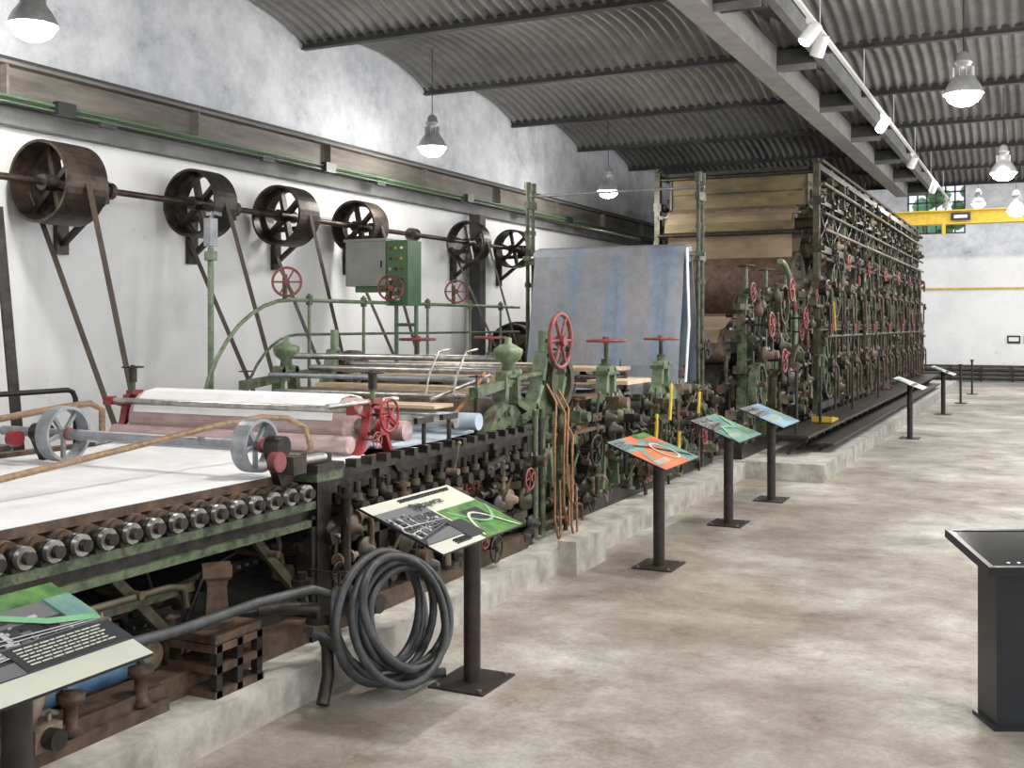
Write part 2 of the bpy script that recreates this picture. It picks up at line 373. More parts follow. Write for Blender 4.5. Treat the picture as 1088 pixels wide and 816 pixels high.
me.polygons.foreach_set("use_smooth",[True]*len(fs)); me.update()
k=0; y=YB
YBEAMS=[]
while y<YV-0.1:
    o=bpy.data.objects.new("vault_bay_%d"%(k+1),me); o.location=(0,y,0); o.parent=ceil; sc.collection.objects.link(o)
    YBEAMS.append(y); y+=BAY; k+=1
YBEAMS.append(y)
b=B("roof_slab"); b.box(XW,XR,YB,YV,6.05,6.15,"beamgrey"); b.box(XW,XR,YV,YF,7.4,7.5,"plaster"); b.build(ceil)
b=B("ceiling_beam")
for y in YBEAMS:
    b.box(XW,XR,y-0.05,y+0.05,5.50,5.515,"beamdark"); b.box(XW,XR,y-0.012,y+0.012,5.515,5.60,"beamdark"); b.box(XW,XR,y-0.05,y+0.05,5.585,5.60,"beamdark")
GX0,GX1,GX2=-3.42,-3.12,-2.62
b.box(GX0,GX1,YB,YV,5.28,5.60,"sand"); b.box(GX2,GX2+0.10,YB,YV,5.38,5.60,"beamgrey")
for y in YBEAMS:
    b.box(GX1,GX2,y-0.16,y+0.16,5.34,5.56,"beamdark"); b.box(GX1,GX2,y-0.17,y-0.13,5.28,5.36,"beamgrey")
b.box(GX1,GX2,YB,YV,5.80,5.83,"beamdark")
b.box(3.4,3.7,YB,YV,5.28,5.60,"sand")
b.build(ceil)
b=B("crane_runway_beam")
def ibeam(b,x0,x1,z0,z1,y0,y1,m):
    b.box(x0,x1,y0,y1,z0,z0+0.03,m);b.box(x0,x1,y0,y1,z1-0.03,z1,m);xm=(x0+x1)/2;b.box(xm-0.015,xm+0.015,y0,y1,z0+0.03,z1-0.03,m)
ibeam(b,-8.34,-8.08,3.96,4.30,YB,YV,"girderbrown")
b.box(-8.24,-8.18,YB,YV,4.30,4.36,"beamdark")
y=YB+0.9
while y<YV:
    b.box(-8.49,-8.34,y-0.03,y+0.03,4.0,4.28,"girderbrown"); b.box(-8.1,-8.05,y+1.0,y+1.2,3.88,3.95,"beamdark"); b.box(-8.21,-8.1,y-0.012,y+0.012,3.99,4.27,"girderbrown"); y+=2.4
b.cyl((-8.05,YB,3.98),(-8.05,YV,3.98),0.014,"pgreen",8); b.cyl((-8.05,YB,3.93),(-8.05,YV,3.93),0.010,"pgreen",6)
b.box(-8.48,-8.36,YB,YV,3.80,3.96,"beamgrey")
for y in (7.2,11.3,15.0,19.0): b.box(-8.07,-7.99,y-0.1,y+0.1,3.9,4.02,"black")
b.build()

# ------------------------------------------------------------------ plinths
b=B("floor_plinth"); b.box(-6.5,-3.5,0.8,14.2,0,0.2,"concrete"); b.box(-3.5,-3.34,8.05,8.7,0.0,0.27,"concrete"); b.box(-6.5,-2.5,14.2,37.5,0,0.22,"concrete")
b.build()
machine=bpy.data.objects.new("paper_machine",None); sc.collection.objects.link(machine)

# ------------------------------------------------------------------ wire section
XN=-3.82; XFAR=-6.1
b=B("wire_section")
for x in(XN,XFAR):
    b.box(x-0.05,x+0.05,0.9,5.3,0.94,0.985,"green"); b.box(x-0.015,x+0.015,0.9,5.3,0.88,0.94,"iron")
    b.box(x-0.05,x+0.05,0.9,5.3,0.84,0.88,"green")
    b.box(x-0.08,x+0.08,0.9,8.0,0.2,0.32,"rust")
    for y in(1.2,2.9,5.2):
        b.box(x-0.05,x+0.05,y-0.06,y+0.06,0.2,0.9,"iron");b.box(x-0.1,x+0.1,y-0.12,y+0.12,0.2,0.25,"iron")
y=1.1
while y<5.15:
    b.cyl((XFAR,y,1.06),(XN-0.02,y,1.06),0.05,"rustpale",14)
    for x,sg in((XN,1),(XFAR,-1)):
        b.cyl((x-0.03*sg,y,1.055),(x+0.0*sg,y,1.055),0.052,"rust",16)
        b.cyl((x+0.0*sg,y,1.05),(x+0.06*sg,y,1.05),0.034,"iron",14)
        b.cyl((x+0.05*sg,y,1.05),(x+0.075*sg,y,1.05),0.050,"iron",16)
        b.cyl((x+0.075*sg,y,1.05),(x+0.10*sg,y,1.05),0.048,"steel",16)
        b.cyl((x+0.10*sg,y,1.05),(x+0.13*sg,y,1.05),0.028,"iron",12)
        b.cb((x+0.03*sg,y,1.01),(0.05,0.07,0.05),"iron")
    y+=0.146
b.sheet([(0.8,1.15),(1.2,1.145),(5.6,1.145),(5.85,1.17)],-5.95,XN-0.06,"whitefelt")
b.box(XN-0.10,XN-0.05,0.8,5.2,1.105,1.15,"rust"); b.box(-6.02,-5.95,0.8,5.6,1.10,1.18,"rust")
b.box(-5.9,-5.6,0.9,3.8,1.16,1.2,"whitefelt")
b.sheet([(5.15,0.78),(4.3,0.62),(3.0,0.42),(1.0,0.40)],-5.9,XN-0.25,"black")
b.roll(5.12,0.72,0.09,-5.95,XN-0.2,"black",bear="iron")
b.roll(3.1,0.46,0.10,-5.95,XN-0.2,"iron",bear="rust")
b.cyl((-5.9,4.0,0.40),(XN-0.05,4.0,0.40),0.07,"rustpale",16)
b.cyl((-5.9,2.3,0.62),(XN-0.05,2.3,0.62),0.09,"iron",16)
for y in(1.5,2.6,3.7,4.7):
    b.bar((XN,y,0.84),(XN,y+0.35,0.5),0.03,0.05,"olive"); b.cyl((XN-0.2,y+0.1,0.75),(XN+0.08,y+0.1,0.75),0.02,"rust",8)
b.tube([(XN+0.05,2.4,0.76),(XN+0.05,4.0,0.74),(XN+0.05,4.1,0.72),(XN+0.05,4.12,0.62)],0.018,"olive",8)
b.box(XN-0.03,XN+0.03,0.9,4.2,0.68,0.72,"dgreen")
px,py=XN+0.1,4.28
b.lathe((px,py,0.50),(0,0,1),[(0,0),(0.11,0),(0.11,0.03),(0.08,0.05),(0.065,0.20),(0.075,0.23),(0.10,0.25),(0.10,0.30),(0,0.30)],"rust",4,smooth=False)
b.box(px-0.14,px+0.14,py-0.17,py+0.17,0.46,0.5,"rust")
for zz in(0.20,0.32,0.42):
    b.box(px-0.15,px+0.15,py-0.18,py+0.18,zz,zz+0.035,"rust")
for sx in(-1,1):
    for sy in(-1,0,1): b.box(px+sx*0.13-0.02,px+sx*0.13+0.02,py+sy*0.15-0.02,py+sy*0.15+0.02,0.2,0.46,"iron")
b.cyl((XN-0.1,3.3,0.38),(XN-0.1,3.95,0.38),0.06,"bluepaint",16); b.flange((XN-0.1,3.9,0.38),(0,1,0),0.085,"iron"); b.flange((XN-0.1,3.45,0.38),(0,1,0),0.085,"iron")
b.box(XN-0.2,XN+0.15,2.2,3.9,0.2,0.26,"rust"); b.box(XN+0.08,XN+0.12,2.2,3.9,0.26,0.32,"rust")
bits(b,XN+0.12,1.2,3.6,0.28,0.8,46,11,("rust","rustpale","iron","rust","iron","iron"))
bits(b,XN-0.1,3.0,5.2,0.25,0.85,50,12,("rust","iron","rustpale","iron","black"),1.2,dx=1.2)
for y in(3.35,3.75): b.lathe((XN+0.12,y,0.27),(0,0,1),[(0,0),(0.05,0),(0.03,0.03),(0.03,0.12),(0.06,0.14),(0.06,0.17),(0,0.18)],"rust",12)
b.tube([(XN+0.1,2.2,0.3),(XN+0.1,2.9,0.3),(XN+0.12,3.1,0.35),(XN+0.12,3.2,0.5),(XN+0.12,3.4,0.62)],0.035,"rustpale",10)
for yy,xx,z1 in((4.98,XN+0.1,0.62),(5.35,XN+0.14,1.05)):
    b.tube([(xx,yy,z1),(xx,yy,0.5),(xx+0.02,yy,0.42),(xx+0.06,yy+0.03,0.36),(xx+0.14,yy+0.04,0.33)],0.03,"iron",10); b.flange((xx,yy,z1-0.05),(0,0,1),0.06,"iron"); b.flange((xx,yy,0.55),(0,0,1),0.055,"rust")
b.tube([(XN+0.36,4.78,0.40),(XN+0.40,4.80,0.30),(XN+0.42,4.78,0.15),(XN+0.44,4.70,0.02)],0.035,"iron",10)
b.cyl((XN+0.36,4.78,0.38),(XN+0.36,4.78,0.42),0.085,"rustpale",16); b.cyl((XN+0.36,4.78,0.42),(XN+0.36,4.78,0.45),0.07,"iron",16)
b.tube([(XN+0.1,4.6,0.5),(XN+0.2,4.7,0.5),(XN+0.36,4.78,0.49),(XN+0.36,4.78,0.4)],0.035,"iron",10)
b.hand((XN+0.30,5.05,0.62),(1,0,0),0.06,"iron",4,0.2)
b.box(XN-0.06,XN+0.06,5.18,5.32,0.2,1.25,"iron"); b.box(XN-0.1,XN+0.1,5.12,5.38,1.10,1.16,"green"); b.box(XN-0.05,XN+0.12,5.1,5.36,1.16,1.2,"iron")
for x in(XN,XFAR):
    b.box(x-0.06,x+0.06,5.2,8.15,1.10,1.14,"iron"); b.box(x-0.02,x+0.02,5.2,8.15,1.0,1.10,"iron"); b.box(x-0.05,x+0.05,5.2,8.15,0.70,0.76,"olive")
    b.box(x-0.05,x+0.05,5.2,8.15,0.44,0.50,"olive")
    for y in(5.9,6.7,7.5,8.1): b.box(x-0.05,x+0.05,y-0.05,y+0.05,0.2,1.1,"iron")
y=5.4
while y<8.1:
    b.cb((XN+0.04,y,1.16),(0.08,0.05,0.05),"iron"); b.cyl((XN+0.07,y,1.05),(XN+0.07,y,0.86),0.022,"iron",8); b.cyl((XN+0.07,y,0.98),(XN+0.07,y,0.94),0.035,"olive",10)
    b.cyl((XN-0.1,y,0.9),(XN+0.13,y,0.9),0.04,"iron",12)
    y+=0.17
for i,y in enumerate((5.6,6.05,6.5,6.95,7.4,7.85)):
    b.cyl((XFAR,y,1.02),(XN,y,1.02),0.06,"black",14)
    b.lathe((XN+0.1,y,0.62),(1,0,0),[(0,-0.12),(0.07,-0.12),(0.07,0),(0.095,0),(0.095,0.03),(0.05,0.03),(0.04,0.07),(0,0.07)],("iron","olive")[i%2],16)
bits(b,XN+0.14,5.3,8.1,0.3,1.0,130,13,("iron","iron","iron","olive","rust","iron","rustpale"))
bits(b,XN-0.3,5.3,8.1,0.3,1.0,50,14,("iron","black","rust"),dx=1.5)
b.box(-5.9,XN-0.2,5.9,8.1,0.40,0.46,"black")
b.sheet([(5.9,0.95),(8.2,0.95)],-5.95,XN-0.1,"rust")
b.cyl((-5.95,4.85,1.33),(XN+0.0,4.85,1.33),0.030,"galv",14)
for x,rr in((XN-0.12,0.15),(-5.42,0.17)):
    b.pulley((x,4.85,1.33),(1,0,0),rr,0.10,"galv",5,0.018); b.cyl((x+0.04,4.85,1.33),(x+0.062,4.85,1.33),0.04,"redrust",14)
for x in(XN-0.02,-5.66):
    b.cyl((x,4.85,1.33),(x+0.1,4.85,1.33),0.06,"iron",14); b.bar((x,4.85,1.30),(x,4.95,1.10),0.05,0.05,"iron")
b.cyl((XN+0.08,4.75,1.26),(XN+0.13,4.75,1.26),0.055,"redrust",14); b.cyl((-5.72,4.72,1.3),(-5.66,4.72,1.3),0.05,"red",14); b.cyl((-5.95,4.6,1.3),(-5.9,4.6,1.3),0.05,"red",14)
b.cb((XN+0.06,4.95,1.22),(0.1,0.12,0.1),"iron"); b.cyl((XN+0.05,5.0,1.23),(XN+0.05,5.25,1.23),0.03,"steel",10)
def wtube(pts,m="wood",r=0.018): b.tube(pts,r,m,8)
wtube([(-4.5,2.6,1.20),(-4.42,3.57,1.27),(-4.38,4.3,1.34),(-4.35,5.0,1.41),(-4.3,5.35,1.435),(-4.22,5.5,1.42),(-4.12,5.55,1.36),(-4.08,5.55,1.24),(-4.08,5.5,1.16)])
wtube([(-5.9,3.8,1.36),(-5.85,4.7,1.41),(-5.8,5.2,1.46),(-5.78,5.4,1.47),(-5.78,5.5,1.42),(-5.78,5.5,1.2)],"wood",0.022)
wtube([(-5.6,3.0,1.22),(-5.6,4.2,1.24),(-5.6,4.6,1.26)],"iron",0.02)
DY=6.0
b.roll(DY+0.05,1.33,0.19,-5.90,XN-0.24,"pinkroll","steel",None)
b.sheet([(DY-0.145,1.38),(DY-0.13,1.44),(DY-0.03,1.52),(DY+0.08,1.535),(DY+0.2,1.51),(DY+0.30,1.42)],-5.85,XN-0.32,"whitefelt",0.008)
b.cyl((-5.95,DY-0.22,1.46),(XN-0.05,DY-0.22,1.46),0.022,"steel",12)
b.cyl((-5.95,DY-0.22,1.24),(XN-0.12,DY-0.22,1.24),0.055,"pinkroll",14)
b.cyl((-5.95,DY+0.35,1.28),(XN-0.05,DY+0.35,1.28),0.07,"pinkroll",16)
b.sheet([(DY+0.3,1.16),(DY+1.0,1.16),(DY+2.0,1.18)],-5.9,XN-0.15,"bluewhite")
b.box(-5.9,XN-0.3,DY+0.55,DY+0.70,1.18,1.26,"whitefelt"); b.cyl((-5.95,DY+0.95,1.30),(XN,DY+0.95,1.30),0.05,"steel",16); b.cyl((-5.95,DY+1.3,1.27),(XN,DY+1.3,1.27),0.065,"bluewhite",16)
for x in(XN-0.10,-6.0):
    b.cast([(DY-0.20,1.14),(DY+0.20,1.14),(DY+0.12,1.30),(DY+0.08,1.46),(DY-0.05,1.48),(DY-0.09,1.30)],x-0.03,x+0.03,"red",0.03)
    b.cyl((x-0.06,DY+0.05,1.33),(x+0.06,DY+0.05,1.33),0.05,"red",14); b.cb((x,DY-0.22,1.46),(0.06,0.07,0.06),"red"); b.bar((x,DY-0.22,1.46),(x,DY,1.40),0.025,0.035,"red")
    b.cb((x,DY+0.02,1.50),(0.06,0.11,0.045),"redrust")
    b.cyl((x,DY,1.5),(x,DY,1.66),0.020,"green",10); b.cyl((x,DY,1.58),(x,DY,1.68),0.030,"iron",10)
    b.hand((x,DY,1.69),(0,0,1),0.075,"iron",4,0); b.bar((x,DY+0.1,1.42),(x,DY+0.38,1.28),0.03,0.04,"red")
b.hand((XN+0.05,5.97,1.42),(1,0,0),0.105,"red",5,0.15); b.hand((XN+0.08,5.78,1.28),(1,0,0),0.05,"redrust",5,0.12)
b.cyl((XN-0.1,5.5,1.5),(XN-0.1,6.3,1.5),0.018,"steel",8)
for y in(6.45,6.8):
    b.cyl((XN+0.02,y,1.14),(XN+0.02,y,1.34),0.016,"iron",8); b.cb((XN+0.02,y,1.35),(0.03,0.22,0.04),"iron")
b.build(machine)

# ------------------------------------------------------------------ press section
b=B("press_section")
for x in(-3.92,-6.15):
    b.cast([(7.6,1.14),(8.45,1.14),(8.35,1.28),(8.12,1.36),(8.1,1.60),(7.9,1.60),(7.88,1.36),(7.7,1.28)],x-0.05,x+0.05,"green",0.06)
    b.plate([(7.7,1.16),(8.35,1.16),(8.1,1.34),(7.9,1.34)],x-0.02,x+0.02,"green")
    b.lathe((x,8.0,1.60),(0,0,1),[(0,0),(0.06,0),(0.05,0.08),(0.10,0.12),(0.12,0.17),(0.12,0.20),(0.07,0.23),(0.03,0.25),(0.03,0.29),(0,0.30)],"lgreen",16)
    b.cyl((x,7.55,1.5),(x,8.6,1.58),0.03,"green",8); b.plate([(7.4,1.44),(8.0,1.50),(8.0,1.56),(7.4,1.52)],x-0.04,x+0.04,"green")
    b.cyl((x,7.45,1.14),(x,7.45,1.5),0.022,"iron",8); b.hand((x,7.45,1.60),(0,0,1),0.06,"iron",4,0.1)
b.cyl((-6.1,8.0,1.72),(-3.95,8.0,1.72),0.028,"steel",12); b.cyl((-6.1,7.7,1.56),(-3.95,7.7,1.56),0.022,"galv",12)
b.cyl((-6.1,8.3,1.60),(-3.95,8.3,1.60),0.03,"steel",12); b.cyl((-6.1,7.75,1.42),(-3.95,7.75,1.42),0.02,"steel",12)
b.roll(7.95,1.30,0.15,-5.95,-4.05,"rustpale","steel","green")
b.roll(8.35,1.24,0.13,-5.95,-4.05,"whitefelt","steel","green")
b.box(-5.9,-4.1,8.1,8.3,1.44,1.475,"palewood"); b.box(-5.9,-4.25,8.65,9.05,1.50,1.54,"palewood"); b.box(-5.9,-4.3,9.3,10.0,1.58,1.62,"palewood")
b.box(-5.9,-4.3,9.28,9.3,1.50,1.62,"wood"); b.box(-5.9,-4.15,7.2,7.5,1.36,1.385,"palewood")
b.sheet([(8.4,1.39),(8.9,1.44),(9.3,1.42)],-5.9,-4.15,"pinkroll")
b.sheet([(9.2,1.35),(9.8,1.38),(10.5,1.34),(11.2,1.38)],-5.9,-4.05,"bluefelt")
for x in(-4.15,-4.4): b.tube([(x,7.9,1.80),(x,7.7,1.78),(x,7.55,1.60),(x,7.5,1.45)],0.010,"steel",6)
b.cyl((-4.3,7.4,1.42),(-3.98,7.8,1.60),0.018,"steel",8); b.tube([(-4.05,7.3,1.3),(-4.0,7.5,1.45),(-3.98,7.7,1.62)],0.016,"rope",6)
for x in(-3.95,-6.15):
    b.box(x-0.06,x+0.06,8.1,14.0,0.2,0.36,"iron")
    b.box(x-0.05,x+0.05,8.1,13.8,0.90,0.98,"green")
    b.cast([(8.42,0.25),(8.60,0.25),(8.70,0.95),(8.80,0.95),(8.90,0.25),(9.10,0.25),(9.0,1.25),(9.14,1.55),(9.05,1.72),(8.88,1.62),(8.72,1.74),(8.64,1.5),(8.5,1.3)],x-0.06,x+0.06,"lgreen",0.055)
    b.plate([(8.55,1.0),(8.95,1.0),(9.05,1.55),(8.7,1.6),(8.55,1.3)],x-0.02,x+0.02,"green")
    b.lathe((x+0.04,9.0,1.50),(1,0,0),[(0.18,-0.05),(0.25,-0.05),(0.25,0.05),(0.18,0.05)],"olive",24,True,False)
    b.cyl((x,8.75,1.6),(x,8.75,1.95),0.04,"lgreen",12)
    for yc in(10.3,12.05):
        b.cast([(yc-0.38,0.36),(yc-0.22,0.36),(yc-0.14,0.9),(yc+0.14,0.9),(yc+0.22,0.36),(yc+0.38,0.36),(yc+0.26,1.0),(yc+0.24,1.22),(yc+0.10,1.30),(yc+0.10,1.56),(yc-0.10,1.56),(yc-0.12,1.3),(yc-0.26,1.22),(yc-0.26,1.0)],x-0.06,x+0.06,"lgreen",0.055)
        b.plate([(yc-0.26,0.95),(yc+0.26,0.95),(yc+0.24,1.22),(yc+0.10,1.3),(yc+0.1,1.56),(yc-0.1,1.56),(yc-0.1,1.3),(yc-0.26,1.22)],x-0.02,x+0.02,"green")
        b.cyl((x,yc,1.58),(x,yc,1.86),0.024,"olive",10); b.cyl((x,yc,1.58),(x,yc,1.66),0.05,"green",12)
        b.hand((x,yc,1.84),(0,0,1),0.19,"redrust",6,0.05); b.box(x-0.08,x+0.08,yc-0.16,yc+0.16,1.50,1.54,"green")
        b.plate([(yc+0.25,1.35),(yc+0.6,1.15),(yc+0.6,1.0),(yc+0.3,1.0)],x-0.04,x+0.04,"lgreen")
        b.lathe((x+0.05,yc,1.1),(1,0,0),[(0.0,0),(0.12,0),(0.12,0.05),(0.05,0.06),(0.05,0.12),(0,0.12)],"green",18)
b.hand((-3.78,8.75,1.86),(1,0,0),0.235,"redrust",6,0.2); b.hand((-3.80,8.95,1.78),(1,0,0),0.10,"iron",5,0.2)
for z,y in((1.62,8.85),(1.45,9.2)): b.cyl((-6.1,y,z),(-3.9,y,z),0.03,"steel",12)
for y,z,r_,m in((9.4,1.05,0.24,"iron"),(10.0,0.62,0.20,"rust"),(10.35,1.12,0.28,"rustpale"),(10.9,0.7,0.2,"iron"),(11.4,1.2,0.12,"steel"),(12.05,1.12,0.28,"galv"),(12.6,0.62,0.22,"rust"),(13.2,1.2,0.2,"iron"),(13.3,0.6,0.2,"rust")):
    b.roll(y,z,r_,-5.95,-4.12,m)
b.box(-4.2,-3.85,9.5,9.95,1.30,1.33,"darkwood"); b.box(-4.3,-3.85,10.65,11.4,1.38,1.42,"palewood"); b.box(-5.9,-4.3,11.3,12.0,1.48,1.52,"palewood"); b.box(-4.1,-3.75,9.0,9.9,1.02,1.05,"darkwood")
b.box(-5.9,-4.1,11.0,11.3,1.30,1.44,"rust")
bits(b,-3.72,8.2,14.0,0.3,1.25,240,21,("rust","rust","iron","green","iron","rustpale","olive"),1.0,0.4,0.03)
bits(b,-4.0,8.4,14.0,1.2,1.5,60,22,("iron","green","lgreen","rust"),0.8,1.6,0.02)
bits(b,-4.4,8.3,14.0,0.3,1.1,60,23,("rust","iron","black"),1.3,1.4,0.0)
for y,z in((9.35,0.85),(10.9,0.55),(12.7,0.8)): b.hand((-3.68,y,z),(1,0,0),0.14,"iron",5,0.2)
for y,z in((11.1,0.85),(11.9,0.6),(12.7,1.0),(11.6,1.15)): b.bar((-3.7,y,z-0.2),(-3.7,y+0.05,z+0.2),0.02,0.05,"yellow")
for k,(dy,zb,zt) in enumerate(((0.0,0.18,1.5),(0.12,0.3,1.4),(0.22,0.1,1.2),(0.05,0.5,1.45))):
    y=8.35+dy; x=-3.68+0.03*k
    b.tube([(x-0.1,y+0.1,zt),(x,y+0.08,zt-0.15),(x+0.02,y,zt-0.5),(x+0.03,y-0.02,zb+0.2),(x+0.03,y+0.05,zb+0.04),(x+0.02,y+0.12,zb),(x,y+0.17,zb+0.12),(x-0.02,y+0.2,zb+0.5)],0.010,"rope",6)
for y in(8.18,8.32): b.cyl((-3.76,y,0.25),(-3.76,y,1.3),0.026,"green",10)
b.sheet([(13.35,2.90),(13.30,2.97),(13.2,3.0),(13.1,2.97),(13.05,2.88),(12.95,2.3),(12.80,1.5),(12.78,1.25)],-6.0,-3.98,"bluefelt",0.015)
b.sheet([(13.35,2.90),(13.6,2.0),(13.8,1.2)],-6.0,-3.98,"bluefelt",0.015)
b.roll(13.2,2.88,0.10,-6.05,-3.95,"galv","steel","green"); b.roll(12.9,1.25,0.10,-6.05,-3.95,"steel","steel","green")
for x in(-3.86,-6.2):
    for y in(13.25,13.42):
        b.cyl((x,y,0.22),(x,y,3.82),0.026,"dgreen",12); b.cyl((x,y,3.78),(x,y,3.90),0.045,"dgreen",12)
        for z in(0.9,1.7,2.5,3.2): b.cyl((x,y,z),(x,y,z+0.06),0.04,"dgreen",12)
    for z in(1.2,2.85,3.6): b.box(x-0.03,x+0.03,13.2,13.48,z-0.05,z+0.05,"dgreen")
    b.hand((x+0.1,13.3,1.7),(1,0,0),0.12,"iron",5,0.15)
b.cyl((-6.25,13.33,3.72),(-3.8,13.33,3.72),0.018,"galv",10)
b.cyl((-6.2,13.33,3.45),(-6.2,17.8,3.45),0.02,"olive",8)
b.tube([(-3.93,13.0,2.95),(-3.9,12.98,2.0),(-3.92,12.9,1.3)],0.018,"whitefelt",8)
b.build(machine)

# ------------------------------------------------------------------ dryer section
b=B("dryer_section")
XD=-3.45; XDB=-6.25
dc=("iron","iron","olive","olive","rust","iron","dgreen","rustpale","dgreen")
for x in(XD-0.2,XDB):
    b.box(x-0.07,x+0.07,14.3,37.0,0.22,0.40,"iron")
    for yc in(14.8,16.0,17.3):
        b.cast([(yc-0.30,0.4),(yc-0.14,0.4),(yc-0.10,1.3),(yc+0.10,1.3),(yc+0.14,0.4),(yc+0.30,0.4),(yc+0.22,1.4),(yc+0.2,2.2),(yc+0.08,2.4),(yc-0.12,2.4),(yc-0.22,2.2),(yc-0.2,1.4)],x-0.06,x+0.06,"green" if yc<16.5 else "dgreen",0.06)
        b.cyl((x,yc,2.4),(x,yc,2.8),0.03,"green",10); b.hand((x,yc,2.8),(0,0,1),0.12,"olive",5,0)
    b.box(x-0.05,x+0.05,14.3,18.6,1.35,1.45,"olive"); b.box(x-0.05,x+0.05,14.3,18.6,2.2,2.28,"olive")
    pts=[(x+0.12,16.4+1.1*math.sin(t),1.85+1.1*math.cos(t)) for t in [i*0.15 for i in range(0,17)]]
    b.tube(pts,0.045,"lgreen",8)
for y,z,r_,m in((14.7,1.1,0.36,"iron"),(14.75,1.70,0.24,"rustpale"),(15.9,1.0,0.32,"rust"),(15.9,1.65,0.30,"iron"),(16.6,1.98,0.12,"rustpale"),(17.3,1.2,0.36,"iron"),(17.3,1.8,0.24,"rust"),(15.2,1.98,0.10,"rustpale")):
    b.roll(y,z,r_,-6.0,-3.9,m,bear="olive")
b.sheet([(14.45,1.75),(14.6,1.93),(14.85,1.96),(15.2,2.10),(16.6,2.12),(17.3,2.06),(18.3,2.06)],-5.95,-3.95,"tanfelt")
for y,z,r_ in((14.75,1.15,0.34),(16.0,0.95,0.42),(17.3,1.15,0.52),(16.25,2.3,0.30)):
    b.pulley((XD-0.02,y,z),(1,0,0),r_,0.10,("olive","iron","green")[int(y*3)%3],6,0.04)
bits(b,XD+0.1,14.3,18.6,0.4,2.5,180,31,dc+("green","rust"),1.2,0.5,0.07)
for y,z in((14.6,2.0),(15.4,1.5),(16.9,2.1),(15.9,2.5)): b.hand((XD+0.2,y,z),(1,0,0),0.16,"redrust",5,0.3)
b.box(-6.0,-3.62,18.95,21.6,4.02,4.64,"olivefelt"); b.box(-6.05,-3.58,18.90,21.65,4.63,4.70,"iron"); b.box(-6.03,-3.60,18.92,18.97,3.98,4.05,"iron")
for x in(-6.02,-3.62): b.box(x-0.02,x+0.02,18.92,18.96,4.0,4.66,"olive")
b.sheet([(18.95,4.05),(18.6,3.92),(18.52,3.85),(18.58,3.1),(18.50,2.5),(18.45,2.0)],-5.95,-3.8,"tanfelt",0.02)
b.sheet([(18.95,4.02),(18.75,3.9),(18.55,3.84),(18.50,3.6)],-6.0,-3.75,"olivefelt",0.03)
b.roll(18.72,3.90,0.10,-6.0,-3.75,"rustpale",bear="iron"); b.roll(18.7,2.05,0.12,-6.0,-3.75,"rust")
b.cyl((-6.1,18.45,3.55),(-3.6,18.45,3.55),0.035,"iron",10)
y0=18.9; P=1.30; N=14
